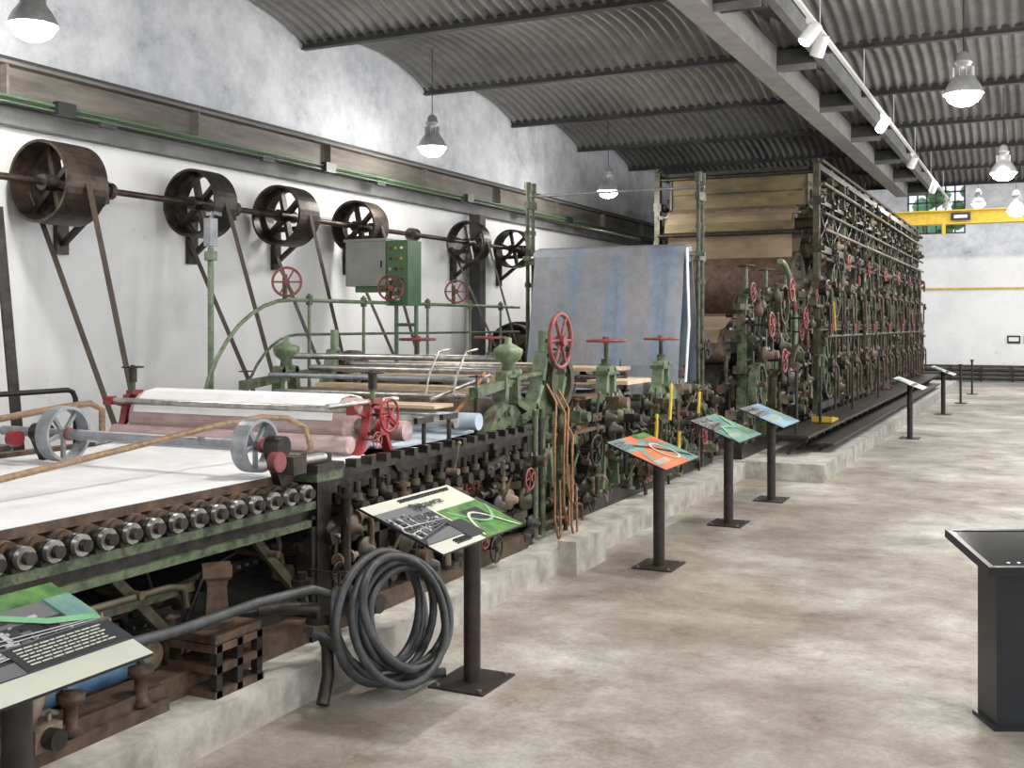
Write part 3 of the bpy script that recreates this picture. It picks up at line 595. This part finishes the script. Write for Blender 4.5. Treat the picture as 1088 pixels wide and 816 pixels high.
for k in range(N):
    y=y0+k*P
    top=4.72 if k<N-1 else 3.6
    for x in(XD,XDB):
        b.cast([(y-0.16,0.42),(y+0.16,0.42),(y+0.07,0.8),(y+0.07,3.3),(y+0.12,3.4),(y+0.05,3.55),(y+0.05,top),(y-0.05,top),(y-0.05,3.55),(y-0.12,3.4),(y-0.07,3.3),(y-0.07,0.8)],x-0.05,x+0.05,"dgreen" if k%3 else "olive",0.035)
        b.box(x-0.012,x+0.012,y-0.06,y+0.06,0.5,top,"iron")
        b.lathe((x,y,top),(0,0,1),[(0.04,0),(0.04,0.06),(0.06,0.07),(0.03,0.11),(0,0.12)],"iron",10)
        for z in(1.0,2.02,3.3,4.1): b.cb((x+0.02,y,z),(0.14,0.22,0.14),"iron"); b.cyl((x+0.05,y,z),(x+0.14,y,z),0.05,"olive",12)
    b.cyl((XDB,y,4.6),(XD,y,4.6),0.035,"iron",8)
    if k<N-1:
        for tier,(zc,off) in enumerate(((1.30,0.65),(2.62,0.0))):
            yc=y+off
            b.cyl((-6.05,yc,zc),(-3.80,yc,zc),0.62,"rust" if tier else "iron",36)
            b.lathe((-3.78,yc,zc),(1,0,0),[(0.62,-0.03),(0.63,0.03),(0.56,0.05),(0.53,0.0),(0.30,-0.04),(0.17,0.0),(0.17,0.12),(0.09,0.12),(0.09,0.30),(0,0.30)],("rust","olive","iron")[(k+tier)%3],36)
            for j in range(8):
                t=j*math.pi/4+0.2; b.cyl((-3.80,yc+0.42*math.cos(t),zc+0.42*math.sin(t)),(-3.75,yc+0.42*math.cos(t),zc+0.42*math.sin(t)),0.035,"rust",8)
            b.cast([(yc-0.34,zc-0.30),(yc+0.34,zc-0.30),(yc+0.17,zc+0.10),(yc-0.17,zc+0.10)],XD-0.06,XD+0.06,"dgreen" if k%2 else "olive",0.05)
            b.cyl((XD-0.1,yc,zc),(XD+0.17,yc,zc),0.13,"iron",16); b.cyl((XD+0.1,yc,zc),(XD+0.22,yc,zc),0.05,"rustpale",12)
            b.tube([(XD+0.18,yc,zc),(XD+0.24,yc,zc-0.03),(XD+0.25,yc,zc-0.12),(XD+0.25,yc,zc-0.6)],0.022,"rust" if k%2 else "olive",8)
            b.lathe((XD+0.05,yc,zc+0.12),(0,0,1),[(0.03,0),(0.05,0.02),(0.05,0.07),(0.015,0.09),(0.015,0.16),(0.03,0.17),(0,0.18)],"rustpale",10)
        if k%2==0: b.pulley((XD+0.08,y+0.65,1.30),(1,0,0),0.58,0.06,("green","dgreen")[k%4//2],8,0.045,n=36)
        if k%3==1: b.pulley((XD+0.08,y,2.62),(1,0,0),0.50,0.06,"dgreen",8,0.045,n=36)
        b.bar((XD,y,3.3),(XD,y+P,4.1),0.04,0.05,"iron"); b.bar((XD,y+P,3.3),(XD,y,4.1),0.03,0.04,"olive")
        for z,off in((3.50,0.3),(3.80,0.9),(4.25,0.4),(4.45,1.0)):
            b.roll(y+off,z,0.10,-6.05,-3.62,"rust" if z<4 else "iron",bear="olive")
            b.bar((XD-0.05,y+off-0.18,z-0.12),(XD-0.05,y+off+0.18,z-0.12),0.05,0.04,"iron")
        b.sheet([(y,4.30),(y+0.4,4.36),(y+0.65,3.9),(y+0.9,3.92),(y+1.3,4.30)],-5.95,-3.7,"olivefelt",0.012)
        b.sheet([(y,3.25),(y+0.3,3.61),(y+0.65,3.3),(y+1.0,3.2)],-5.95,-3.75,"tanfelt",0.012)
        b.cyl((XD+0.16,y+0.30,1.5),(XD+0.16,y+0.30,2.35),0.016,"iron",6); b.hand((XD+0.2,y+0.30,1.95),(1,0,0),0.12,"redrust" if k%2==0 else "iron",5,0.2)
        b.hand((XD+0.18,y+0.95,3.15),(1,0,0),0.15,"redrust" if k%2==1 else "iron",5,0.25)
        b.tube([(XD+0.14,y+1.0,0.5),(XD+0.14,y+1.0,1.9),(XD+0.14,y+1.03,2.0),(XD+0.14,y+1.1,2.05),(XD+0.14,y+1.25,2.05)],0.022,"rust",8)
for x in(XD,XDB):
    ye=y0+(N-1)*P
    for z,h,m in((0.62,0.12,"iron"),(1.96,0.12,"olive"),(3.30,0.12,"olive"),(4.10,0.07,"olive"),(4.68,0.10,"iron")):
        b.box(x-0.05,x+0.05,y0,ye,z-h/2,z+h/2,m)
for z,xx,m in((4.80,XD+0.06,"rust"),(4.40,XD+0.10,"rustpale"),(3.12,XD+0.12,"rust"),(3.9,XD+0.1,"olive"),(1.80,XD+0.14,"olive"),(3.62,XD+0.12,"rustpale")):
    b.cyl((xx,19.0,z),(xx,35.8,z),0.028,m,8)
bits(b,XD+0.18,18.9,36,0.5,3.2,220,32,dc,1.0,0.35,0.03)
bits(b,XD+0.14,18.9,36,3.3,4.75,130,34,dc,0.9,0.3,0.02)
for i in range(8):
    y=19.5+i*2.1; b.bar((XD+0.18,y,2.4),(XD+0.18,y+0.15,1.9),0.02,0.05,"yellow" if i%3==0 else "rustpale")
for y in(15.2,17.0,20.1,23.5): 
    b.cyl((-3.05,y,0.5),(-3.05,y,1.35),0.02,"black",8); b.hand((-3.05,y,1.36),(0,0,1),0.07,"black",4,0)
b.box(-3.35,-2.85,15.0,35.5,0.46,0.50,"iron"); b.box(-2.95,-2.62,15.6,33.0,0.32,0.35,"iron")
y=15.1
while y<35.4:
    b.box(-3.33,-2.88,y-0.02,y+0.02,0.40,0.46,"iron"); b.bar((-2.9,y,0.46),(-3.15,y,0.24),0.04,0.04,"iron")
    if 15.6<y<33: b.bar((-2.68,y,0.33),(-2.85,y,0.24),0.04,0.04,"iron")
    y+=0.62
b.plate([(17.1,0.51),(17.7,0.51),(17.7,0.54),(17.1,0.60)],-3.2,-2.9,"yellow")
b.build(machine)
# ------------------------------------------------------------------ line shaft on the wall
b=B("line_shaft")
SX=-8.0; SZ=3.27
b.cyl((SX,4.5,SZ),(SX,17.5,SZ),0.032,"pulleyiron",12)
pul=[(5.2,0.36,0.35),(7.1,0.37,0.46),(8.95,0.355,0.34),(10.4,0.35,0.38),(11.95,0.335,0.34),(14.95,0.33,0.25),(16.55,0.32,0.3)]
for i,(y,rr,w) in enumerate(pul):
    m="pulleyiron" if i in(1,4,3) else "iron"
    b.pulley((SX,y,SZ),(0,1,0),rr,w,m,6,0.025,n=40)
    if w>0.31: b.lathe((SX,y,SZ),(0,1,0),[(rr-0.02,-0.012),(rr-0.02,0.012),(rr-0.07,0.012),(rr-0.07,-0.012)],m,40,True,False)
    yb=y+w/2+0.22
    b.cb((SX,yb,SZ),(0.16,0.14,0.16),"iron"); b.cyl((SX,yb-0.12,SZ),(SX,yb+0.12,SZ),0.06,"rust",14)
    b.box(-8.49,SX+0.12,yb-0.04,yb+0.04,SZ-0.14,SZ-0.08,"iron"); b.bar((-8.44,yb,SZ-0.5),(SX+0.08,yb,SZ-0.12),0.05,0.05,"iron"); b.box(-8.49,-8.44,yb-0.07,yb+0.07,SZ-0.6,SZ-0.05,"iron")
    b.cyl((SX,yb+0.12,SZ),(SX,yb+0.18,SZ),0.08,"rust",14)
    if i!=6:
        yl=y+R.uniform(-0.05,0.25)
        for sg in(-1,1):
            b.bar((SX+sg*rr,y,SZ),(-7.1+sg*0.12,yl,0.95),0.06,0.008,"belt",up=(1,0,0))
        b.pulley((-7.1,y+0.1,0.95),(0,1,0),0.14,0.12,"iron",5,0.02); b.box(-7.25,-6.95,y+0.2,y+0.55,0.0,1.1,"green"); b.cyl((-7.1,y-0.1,0.95),(-7.1,y+0.3,0.95),0.03,"steel",8)
b.cyl((SX,13.2,SZ),(SX,13.35,SZ),0.09,"pulleyiron",14); b.cyl((SX,6.2,SZ),(SX,6.35,SZ),0.09,"pulleyiron",14)
b.bar((-7.95,6.42,3.0),(-7.7,6.5,0.3),0.10,0.02,"iron",up=(1,0,0))
b.build()
b=B("drive_motor_stand")
b.box(-8.4,-8.2,15.7,15.9,0.0,3.78,"beamdark"); 
b.lathe((-7.5,15.9,1.6),(0,1,0),[(0,-0.3),(0.45,-0.3),(0.45,0.3),(0,0.3)],"iron",24); b.pulley((-7.5,15.5,1.6),(0,1,0),0.42,0.14,"iron",6)
b.box(-7.9,-7.1,15.6,16.2,0.0,1.2,"iron"); b.build()
b=B("green_pipework")
XP=-6.78
pts=[(XP,7.55,0.0),(XP,7.55,0.9)]+[(XP,7.55+1.35*(1-math.cos(t)),0.9+1.35*math.sin(t)) for t in [i*math.pi/2/10 for i in range(1,11)]]+[(XP,14.2,2.25)]
b.tube(pts,0.020,"lgreen",8)
pts=[(XP,8.1,0.0),(XP,8.1,0.9)]+[(XP,8.1+0.9*(1-math.cos(t)),0.9+1.0*math.sin(t)) for t in [i*math.pi/2/10 for i in range(1,11)]]+[(XP,14.2,1.9)]
b.tube(pts,0.014,"green",8)
for y in(9.2,10.2,11.6,12.7,13.6): b.cyl((XP,y,0.0),(XP,y,2.32),0.018,"lgreen",8); b.cyl((XP,y,2.2),(XP,y,2.3),0.035,"green",10)
for y in(9.0,10.9,12.45): b.hand((XP+0.1,y-0.3,2.42),(0.5,-0.85,0),0.14,"redrust",6,0.1); b.cyl((XP,y-0.2,2.25),(XP,y-0.2,2.5),0.025,"green",8)
b.build()
b=B("valve_column")
vx,vy=-6.98,7.95
b.cyl((vx,vy,0.0),(vx,vy,2.72),0.028,"lgreen",14); b.cyl((vx,vy,2.60),(vx,vy,2.68),0.06,"lgreen",14); b.cyl((vx,vy,0),(vx,vy,0.03),0.09,"lgreen",14)
b.cb((vx,vy,2.86),(0.08,0.10,0.26),"galv"); b.tube([(vx,vy,2.99),(vx+0.05,vy,3.04),(vx+0.12,vy,3.02)],0.018,"galv",8); b.build()
b=B("electrical_cabinet")
b.M=Matrix.Translation((-0.34,0.12,0))
b.box(-7.05,-6.50,10.62,10.92,2.45,2.97,"cabgrey"); b.box(-7.07,-6.48,10.60,10.94,2.97,3.0,"cabgrey"); b.box(-7.02,-6.53,10.61,10.622,2.48,2.94,"cabgrey"); b.box(-6.56,-6.54,10.60,10.61,2.66,2.74,"black")
b.box(-6.49,-6.20,10.62,10.92,2.22,2.97,"pgreen"); b.box(-6.47,-6.22,10.605,10.62,2.25,2.94,"pgreen")
cc=("red","white","black","yellow","lampshell")
for i,z in enumerate((2.88,2.76,2.64,2.52,2.40)):
    for j,x in enumerate((-6.42,-6.345,-6.27)): b.cyl((x,10.585,z),(x,10.606,z),0.016,cc[(i*2+j*3)%5],10)
b.box(-6.40,-6.30,10.60,10.606,2.28,2.33,"white")
for x in(-6.50,-6.23): b.cyl((x,10.86,0.0),(x,10.86,2.22),0.025,"pgreen",8)
b.cyl((-6.50,10.86,1.6),(-6.23,10.86,1.6),0.02,"pgreen",8); b.cyl((-6.50,10.86,2.0),(-6.23,10.86,2.0),0.02,"pgreen",8)
b.box(-6.95,-6.45,10.67,10.87,2.38,2.45,"pgreen"); b.M=None; b.build()
for (x,ya,yb,h) in((-7.4,5.75,6.75,1.45),(-7.45,8.35,9.6,1.25)):
    b=B("guard_rail")
    b.tube([(x,ya,0),(x,ya,h-0.08),(x,ya+0.03,h-0.02),(x,ya+0.08,h),(x,yb-0.08,h),(x,yb-0.03,h-0.02),(x,yb,h-0.08),(x,yb,0)],0.022,"black",8); b.cyl((x,ya,h*0.6),(x,yb,h*0.6),0.016,"black",8); b.build()

# ------------------------------------------------------------------ hose coil
b=B("coiled_hose")
pts=[]
cx,cy,cz=-3.20,5.22,0.385
lo=7.3; K=int(lo*30)
for i in range(K+1):
    t=i/30*2*math.pi; tt=i/K
    rr=0.375-0.095*abs(math.sin(tt*7.3))-0.02*tt
    u=math.cos(t+2.5); v=math.sin(t+2.5)
    y=cy+rr*u*1.28+0.10*math.sin(tt*12); z=cz+rr*v*0.98-0.03*math.cos(tt*10)
    x=cx-0.08*v-0.16+0.22*tt+0.04*math.sin(t+tt*6)
    pts.append((x,y,max(0.030,z)))
b.tube(pts,0.0235,"rubber",10)
lead=[(-3.62,3.2,0.62),(-3.60,3.9,0.585),(-3.56,4.4,0.60),(-3.48,4.75,0.60),(-3.40,4.85,0.55),(-3.38,4.87,0.45)]
b.tube(lead,0.026,"rubber",10)
b.tube([(-3.40,4.62,0.42),(-3.36,4.72,0.36),(-3.32,4.85,0.22),(-3.28,5.05,0.06),(-3.2,5.3,0.03),(-3.05,5.42,0.03)],0.026,"rubber",10)
b.build()

# ------------------------------------------------------------------ signs
def sign(px,py,style,off=-0.2,L=0.90,W=0.52,ztop=0.98,T=math.radians(21)):
    s=B("information_sign")
    s.box(px-0.17,px+0.17,py-0.20,py+0.20,0,0.012,"signpost")
    for sx in(-1,1):
        for sy in(-1,1): s.cyl((px+sx*0.13,py+sy*0.16,0.012),(px+sx*0.13,py+sy*0.16,0.022),0.012,"steel",6)
    s.cyl((px,py,0.012),(px,py,ztop-0.03),0.048,"signpost",20)
    X=Vector((0,1,0));Y=Vector((-math.cos(T),0,math.sin(T)));Z=X.cross(Y)
    M=Matrix((( X.x,Y.x,Z.x,px+0.02),(X.y,Y.y,Z.y,py+off),(X.z,Y.z,Z.z,ztop),(0,0,0,1)))
    s.M=M
    s.box(-L/2,L/2,-W/2,W/2,-0.012,0.0,"print_black"); s.box(-0.2-off,0.2-off,-0.1,0.1,-0.03,-0.012,"signpost")
    e=0.0012
    l2,w2=L/2,W/2
    def cl(v,a): return max(-a,min(a,v))
    def rect(x0,x1,y0,y1,m,h=1):
        x0,x1,y0,y1=cl(x0,l2),cl(x1,l2),cl(y0,w2),cl(y1,w2)
        s.box(x0,x1,y0,y1,0,e*h,m)
    def curve(pts,w,m,h=3):
        z=e*h; L_=[];R_=[]
        for i,(x,y) in enumerate(pts):
            a=pts[max(0,i-1)];c=pts[min(len(pts)-1,i+1)];d=Vector((c[0]-a[0],c[1]-a[1],0)).normalized();n=Vector((-d.y,d.x,0))*w/2
            L_.append((cl(x-n.x,l2),cl(y-n.y,w2),z));R_.append((cl(x+n.x,l2),cl(y+n.y,w2),z))
        k=len(pts); s.add(L_+R_,[(i,i+1,k+i+1,k+i) for i in range(k-1)],m)
    def text_lines(x0,x1,y0,n,m,dy=0.014):
        rr=random.Random(int(px*100+n))
        for i in range(n):
            xx=x0
            while xx<x1-0.02:
                w=rr.uniform(0.012,0.04); rect(xx,min(x1,xx+w),y0-i*dy,y0-i*dy+0.006,m,9); xx+=w+0.006
    def machine_photo(x0,x1,y0,y1,seed):
        rr=random.Random(seed); rect(x0,x1,y0,y1,"print_dark",2)
        rect(x0,x1,y1-(y1-y0)*0.28,y1,"print_mid",3)
        n=9; W_=x1-x0; H_=y1-y0
        for i in range(n):
            t=i/n; xa=x0+W_*(0.05+0.8*t); h=H_*(0.62-0.4*t); yb_=y0+H_*(0.18+0.22*t)
            s.box(xa,xa+W_*0.045*(1.2-t),yb_,yb_+h,0,e*4,rr.choice(("print_light","print_mid","print_black")))
            s.cyl((xa+0.015,yb_+h*0.4,0),(xa+0.015,yb_+h*0.4,e*5),H_*0.10*(1.1-t),"print_light",16); s.cyl((xa+0.015,yb_+h*0.4,0),(xa+0.015,yb_+h*0.4,e*6),H_*0.075*(1.1-t),"print_black",16)
        for i in range(40):
            xa=x0+W_*rr.uniform(0.02,0.9); ya=y0+H_*rr.uniform(0.3,0.8); s.box(xa,xa+W_*rr.uniform(0.01,0.06),ya,ya+H_*rr.uniform(0.01,0.06),0,e*6.5,rr.choice(("print_light","print_mid","print_dark")))
        for i in range(5):
            t=i/5; ya=y0+H_*(0.15+0.6*t); yb2=y0+H_*(0.38+0.12*t)
            curve([(x0+0.01,ya),(x1-0.01,yb2)],0.006,rr.choice(("print_light","print_mid")),7)
        s.add([(x0,y0,e*5),(x1,y0,e*5),(x1,y0+H_*0.3,e*5),(x0+W_*0.1,y0+H_*0.12,e*5)],[(0,1,2,3)],"print_mid")
    if style==0:
        rect(-l2,l2,-w2,w2,"print_paper"); machine_photo(-l2,-0.02,-0.17,w2-0.09,1)
        rect(0.0,l2,-w2,0.06,"print_green",2); rect(-0.10,0.06,-0.22,-0.06,"print_dark",8); rect(0.16,0.34,-0.14,0.0,"print_dark",4)
        curve([(0.02+0.42*t,-0.24+0.20*math.sin(t*3.6)) for t in [i/12 for i in range(13)]],0.018,"print_paper",7)
        curve([(0.05+0.40*t,0.02-0.16*math.sin(t*3)) for t in [i/12 for i in range(13)]],0.02,"print_lgreen",5)
        text_lines(-0.14,0.4,0.225,2,"print_black",0.016); text_lines(-0.25,-0.1,-0.20,3,"print_black")
    elif style==1:
        rect(-l2,l2,-w2,w2,"print_orange"); rect(-l2,-0.12,0.05,w2,"print_teal",2); rect(0.18,l2,-w2,0.02,"print_teal",2)
        curve([(-l2+0.05,-0.2),(-0.2,0.06),(0.1,0.15),(0.4,0.0)],0.07,"print_teal",3); curve([(-0.4,0.2),(0,0.05),(0.4,-0.2)],0.04,"print_black",4)
        curve([(0.12+0.13*math.cos(t),-0.05+0.13*math.sin(t)) for t in [i*0.4 for i in range(17)]],0.025,"print_paper",6)
        machine_photo(-l2+0.02,-0.2,0.1,w2-0.02,3); text_lines(-0.4,-0.1,-0.14,4,"print_paper"); rect(0.1,l2,0.18,w2,"print_green",3)
    elif style==2:
        rect(-l2,l2,-w2,w2,"print_teal"); machine_photo(-l2,0.05,0.0,w2,4); curve([(-0.43,-0.2),(-0.1,0.02),(0.2,-0.02),(0.43,0.2)],0.05,"print_lgreen",8)
        text_lines(-0.4,-0.05,-0.12,5,"print_paper"); rect(0.15,0.4,-0.2,-0.05,"print_green",3)
    elif style==3:
        rect(-l2,l2,-w2,w2,"print_blue"); machine_photo(-l2,0.1,0.02,w2,5); rect(0.15,l2,-0.2,0.1,"print_teal",2); text_lines(-0.4,0.1,-0.05,6,"print_paper")
    elif style==4:
        rect(-l2,l2,-w2,w2,"print_paper"); machine_photo(-l2,l2,-0.16,0.17,6); rect(-l2,l2,0.17,w2,"print_green",3)
        rect(0.02,l2,-0.16,-0.03,"print_dark",8)
        text_lines(0.05,0.40,-0.05,6,"print_paper",0.017)
        curve([(0.02,0.25),(0.12,0.14),(0.26,0.05),(0.44,0.0)],0.035,"print_lgreen",9)
        rect(0.34,l2,0.02,0.17,"print_teal",8)
    else:
        rect(-l2,l2,-w2,w2,"print_paper"); machine_photo(-l2,0,0,w2,7); text_lines(-0.4,0.3,-0.05,5,"print_black"); rect(0.1,l2,0.05,w2,"print_lgreen",2)
    s.M=None
    o=s.build()
    def txt(body,x,y,size,m):
        cu=bpy.data.curves.new("title_text",'FONT'); cu.body=body; cu.size=size; cu.extrude=0.0005; cu.offset=0.0012
        t=bpy.data.objects.new("title_text",cu); t.data.materials.append(MATS[m]); sc.collection.objects.link(t)
        t.parent=o; t.matrix_parent_inverse=Matrix.Translation(-Vector(o.location))
        t.matrix_basis=M@Matrix.Translation((x,y,e*10))
    if style==0: txt("Sixtaperte",-0.14,0.115,0.075,"print_black")
    if style==4: txt("1850",0.06,0.18,0.06,"print_dark")
sign(-2.98,2.48,4,-0.12,L=0.9); sign(-2.88,5.42,0,-0.34,L=0.90); sign(-2.87,8.7,1,-0.18); sign(-2.85,10.85,2,-0.15); sign(-2.8,12.55,3,-0.15)
sign(-2.12,20.4,5,-0.1); sign(-2.02,26.2,5,-0.1)
for x,y in((-1.9,30.0),(-1.85,34.0)):
    b=B("barrier_post"); b.cyl((x,y,0),(x,y,0.95),0.03,"black",10); b.cyl((x,y,0),(x,y,0.02),0.15,"black",16); b.cyl((x,y,0.95),(x,y,1.0),0.045,"black",10); b.build()

# ------------------------------------------------------------------ kiosk
c_,s_=0.8996,0.4368
b=B("display_kiosk")
ang=math.radians(25.9); lat0,d0=2.63,5.50
kx=lat0*c_-d0*s_; ky=lat0*s_+d0*c_
b.M=Matrix.Translation((kx,ky,0))@Matrix.Rotation(ang,4,'Z')
b.box(-0.24,0.24,-0.10,0.12,0.0,0.84,"kioskblack"); b.box(-0.26,0.26,-0.12,0.14,0,0.02,"kioskblack")
b.M=b.M@Matrix.Translation((0,-0.05,0.885))@Matrix.Rotation(math.radians(9),4,'X')
b.box(-0.37,0.37,-0.27,0.27,-0.035,0.0,"kioskblack"); b.box(-0.35,0.35,-0.25,0.25,0.0,0.004,"glossblack")
b.box(-0.37,-0.345,-0.27,0.27,0.0,0.008,"kioskblack");b.box(0.345,0.37,-0.27,0.27,0.0,0.008,"kioskblack")
b.box(-0.36,0.36,0.245,0.27,0.0,0.008,"kioskblack");b.box(-0.36,0.36,-0.27,-0.245,0.0,0.008,"kioskblack")
for i in range(4): b.cyl((-0.25+i*0.05,-0.2,0.004),(-0.25+i*0.05,-0.2,0.006),0.008,"white",8)
b.M=None; b.build()

# ------------------------------------------------------------------ lamps
def pendant(x,y,z,top=5.6,power=80):
    b=B("pendant_lamp")
    b.lathe((x,y,z),(0,0,1),[(0.19,0.0),(0.185,0.03),(0.15,0.10),(0.10,0.17),(0.075,0.19),(0.07,0.30),(0.085,0.31),(0.085,0.33),(0.07,0.34),(0.06,0.40),(0.02,0.43),(0,0.43)],"lampshell",24)
    for i in range(10):
        t=2*math.pi*i/10; b.bar((x+0.07*math.cos(t),y+0.07*math.sin(t),z+0.2),(x+0.10*math.cos(t),y+0.10*math.sin(t),z+0.2),0.006,0.14,"lampshell")
    b.lathe((x,y,z),(0,0,1),[(0,-0.12),(0.08,-0.11),(0.14,-0.07),(0.18,0.0),(0.185,0.03)],"lampglow",24)
    b.cyl((x,y,z+0.42),(x,y,top),0.006,"black",6); b.build()
    L=bpy.data.lights.new("pendant_light",'POINT'); L.energy=power; L.shadow_soft_size=0.12; L.color=(1.0,0.96,0.90)
    o=bpy.data.objects.new("pendant_light",L); o.location=(x,y,z-0.27); sc.collection.objects.link(o)
for p in((-7.15,6.1,4.35),(-7.15,12.35,4.3),(-6.75,17.7,4.3),(-0.72,11.8,4.3),(-0.55,18.2,4.3),(-0.5,24.4,4.3),(-0.7,5.7,4.3),(-0.7,-0.3,4.3),(-7.15,0.0,4.3),(2.8,11.8,4.3),(2.8,5.7,4.3),(2.8,18.2,4.3)): pendant(*p)
pendant(-1.63,33,5.35,7.4,130); pendant(0.5,36,5.35,7.4,130)
b=B("ceiling_spot_track")
TX=-2.05; b.box(TX-0.02,TX+0.02,2.0,29.0,4.98,5.02,"white")
for y in YBEAMS:
    if 2<y<29: b.cyl((TX,y,5.02),(TX,y,5.52),0.006,"white",6)
heads=[10.9,11.4,16.3,20.2,24.2,5.5,7.5,27.5]
tg=[(-4.2,9.0,1),(-3.6,12.5,1),(-3.8,14.5,1.5),(-3.5,22,2),(-3.4,27,2),(-4.4,4.5,1),(-3,7,0.8),(-3,30,2)]
for y,t in zip(heads,tg):
    d=(Vector(t)-Vector((TX,y,4.85))).normalized(); p=Vector((TX,y,4.85))
    b.cb((TX,y,4.96),(0.06,0.16,0.05),"white"); b.cyl((TX,y,4.97),(TX,y,4.86),0.015,"white",8)
    b.cyl(p-d*0.10,p+d*0.12,0.07,"white",18); b.cyl(p+d*0.12,p+d*0.121,0.055,"lampglow",18)
    L=bpy.data.lights.new("track_spot",'SPOT'); L.energy=290; L.spot_size=math.radians(70); L.spot_blend=0.7; L.shadow_soft_size=0.08; L.color=(1,0.95,0.88)
    o=bpy.data.objects.new("track_spot_light",L); o.location=p+d*0.16; o.rotation_euler=d.to_track_quat('-Z','Y').to_euler(); sc.collection.objects.link(o)
b.build()

# ------------------------------------------------------------------ far end
b=B("overhead_crane")
b.box(XW+0.1,XR-0.1,38.8,39.1,5.35,5.75,"yellow"); b.box(XW+0.1,XR-0.1,38.7,39.2,5.74,5.78,"yellow"); b.box(XW+0.1,XR-0.1,38.7,39.2,5.32,5.36,"yellow")
b.box(-2.75,-2.15,38.68,38.70,5.42,5.68,"black"); b.box(-2.65,-2.25,38.67,38.68,5.50,5.60,"white"); b.box(-3.0,-2.9,38.4,38.6,4.95,5.35,"yellow"); b.build()
b=B("trim_1"); b.box(XW,XR,41.94,42.0,3.25,3.31,"yellow"); b.build()
b=B("pipe_radiator")
for z in(0.1,0.25,0.4): b.cyl((-6,41.85,z),(5.5,41.85,z),0.05,"iron",10)
b.box(-6,5.5,41.8,41.95,0.50,0.58,"rust"); 
for i in range(12): b.box(-6+i*1.0,-5.95+i*1.0,41.78,41.95,0,0.55,"iron")
b.build()
for x in(-1.15,-0.62):
    b=B("wall_notice"); b.box(x,x+0.42,41.96,42.0,1.35,1.62,"print_black"); b.box(x+0.05,x+0.37,41.955,41.96,1.42,1.56,"white"); b.build()

def area(loc,rot,sx,sy,e,col=(1,1,1)):
    L=bpy.data.lights.new("window_daylight",'AREA'); L.shape='RECTANGLE'; L.size=sx; L.size_y=sy; L.energy=e; L.color=col
    o=bpy.data.objects.new("window_daylight",L); o.location=loc; o.rotation_euler=rot; sc.collection.objects.link(o)
for a,c in added_wins: area((XR-0.02,(a+c)/2,2.9),(0,math.radians(90),0),2.9,2.9,150,(0.93,0.965,1.0))  # added fill lamps set in the unseen side openings
area((-1,35.5,7.3),(0,0,0),10,8,600,(0.97,0.98,1.0))  # added overhead fill to brighten the far bay, no fixture modelled
for y in (1.5,9,16.5,24): area((-1.0,y,5.0),(0,0,0),3.5,2.5,110,(1,0.98,0.95))  # added soft fill below the vaults
w=bpy.data.worlds.new("World"); sc.world=w; w.use_nodes=True
w.node_tree.nodes["Background"].inputs[0].default_value=(0.85,0.93,1.0,1); w.node_tree.nodes["Background"].inputs[1].default_value=1.1

cam=bpy.data.cameras.new("camera"); cam.sensor_width=36; cam.sensor_fit='HORIZONTAL'; cam.lens=38.5; cam.shift_y=-63/1088; cam.clip_end=200
co=bpy.data.objects.new("camera",cam); co.location=(0,0,2.0); co.rotation_euler=(math.radians(90),0,math.radians(25.9)); sc.collection.objects.link(co); sc.camera=co
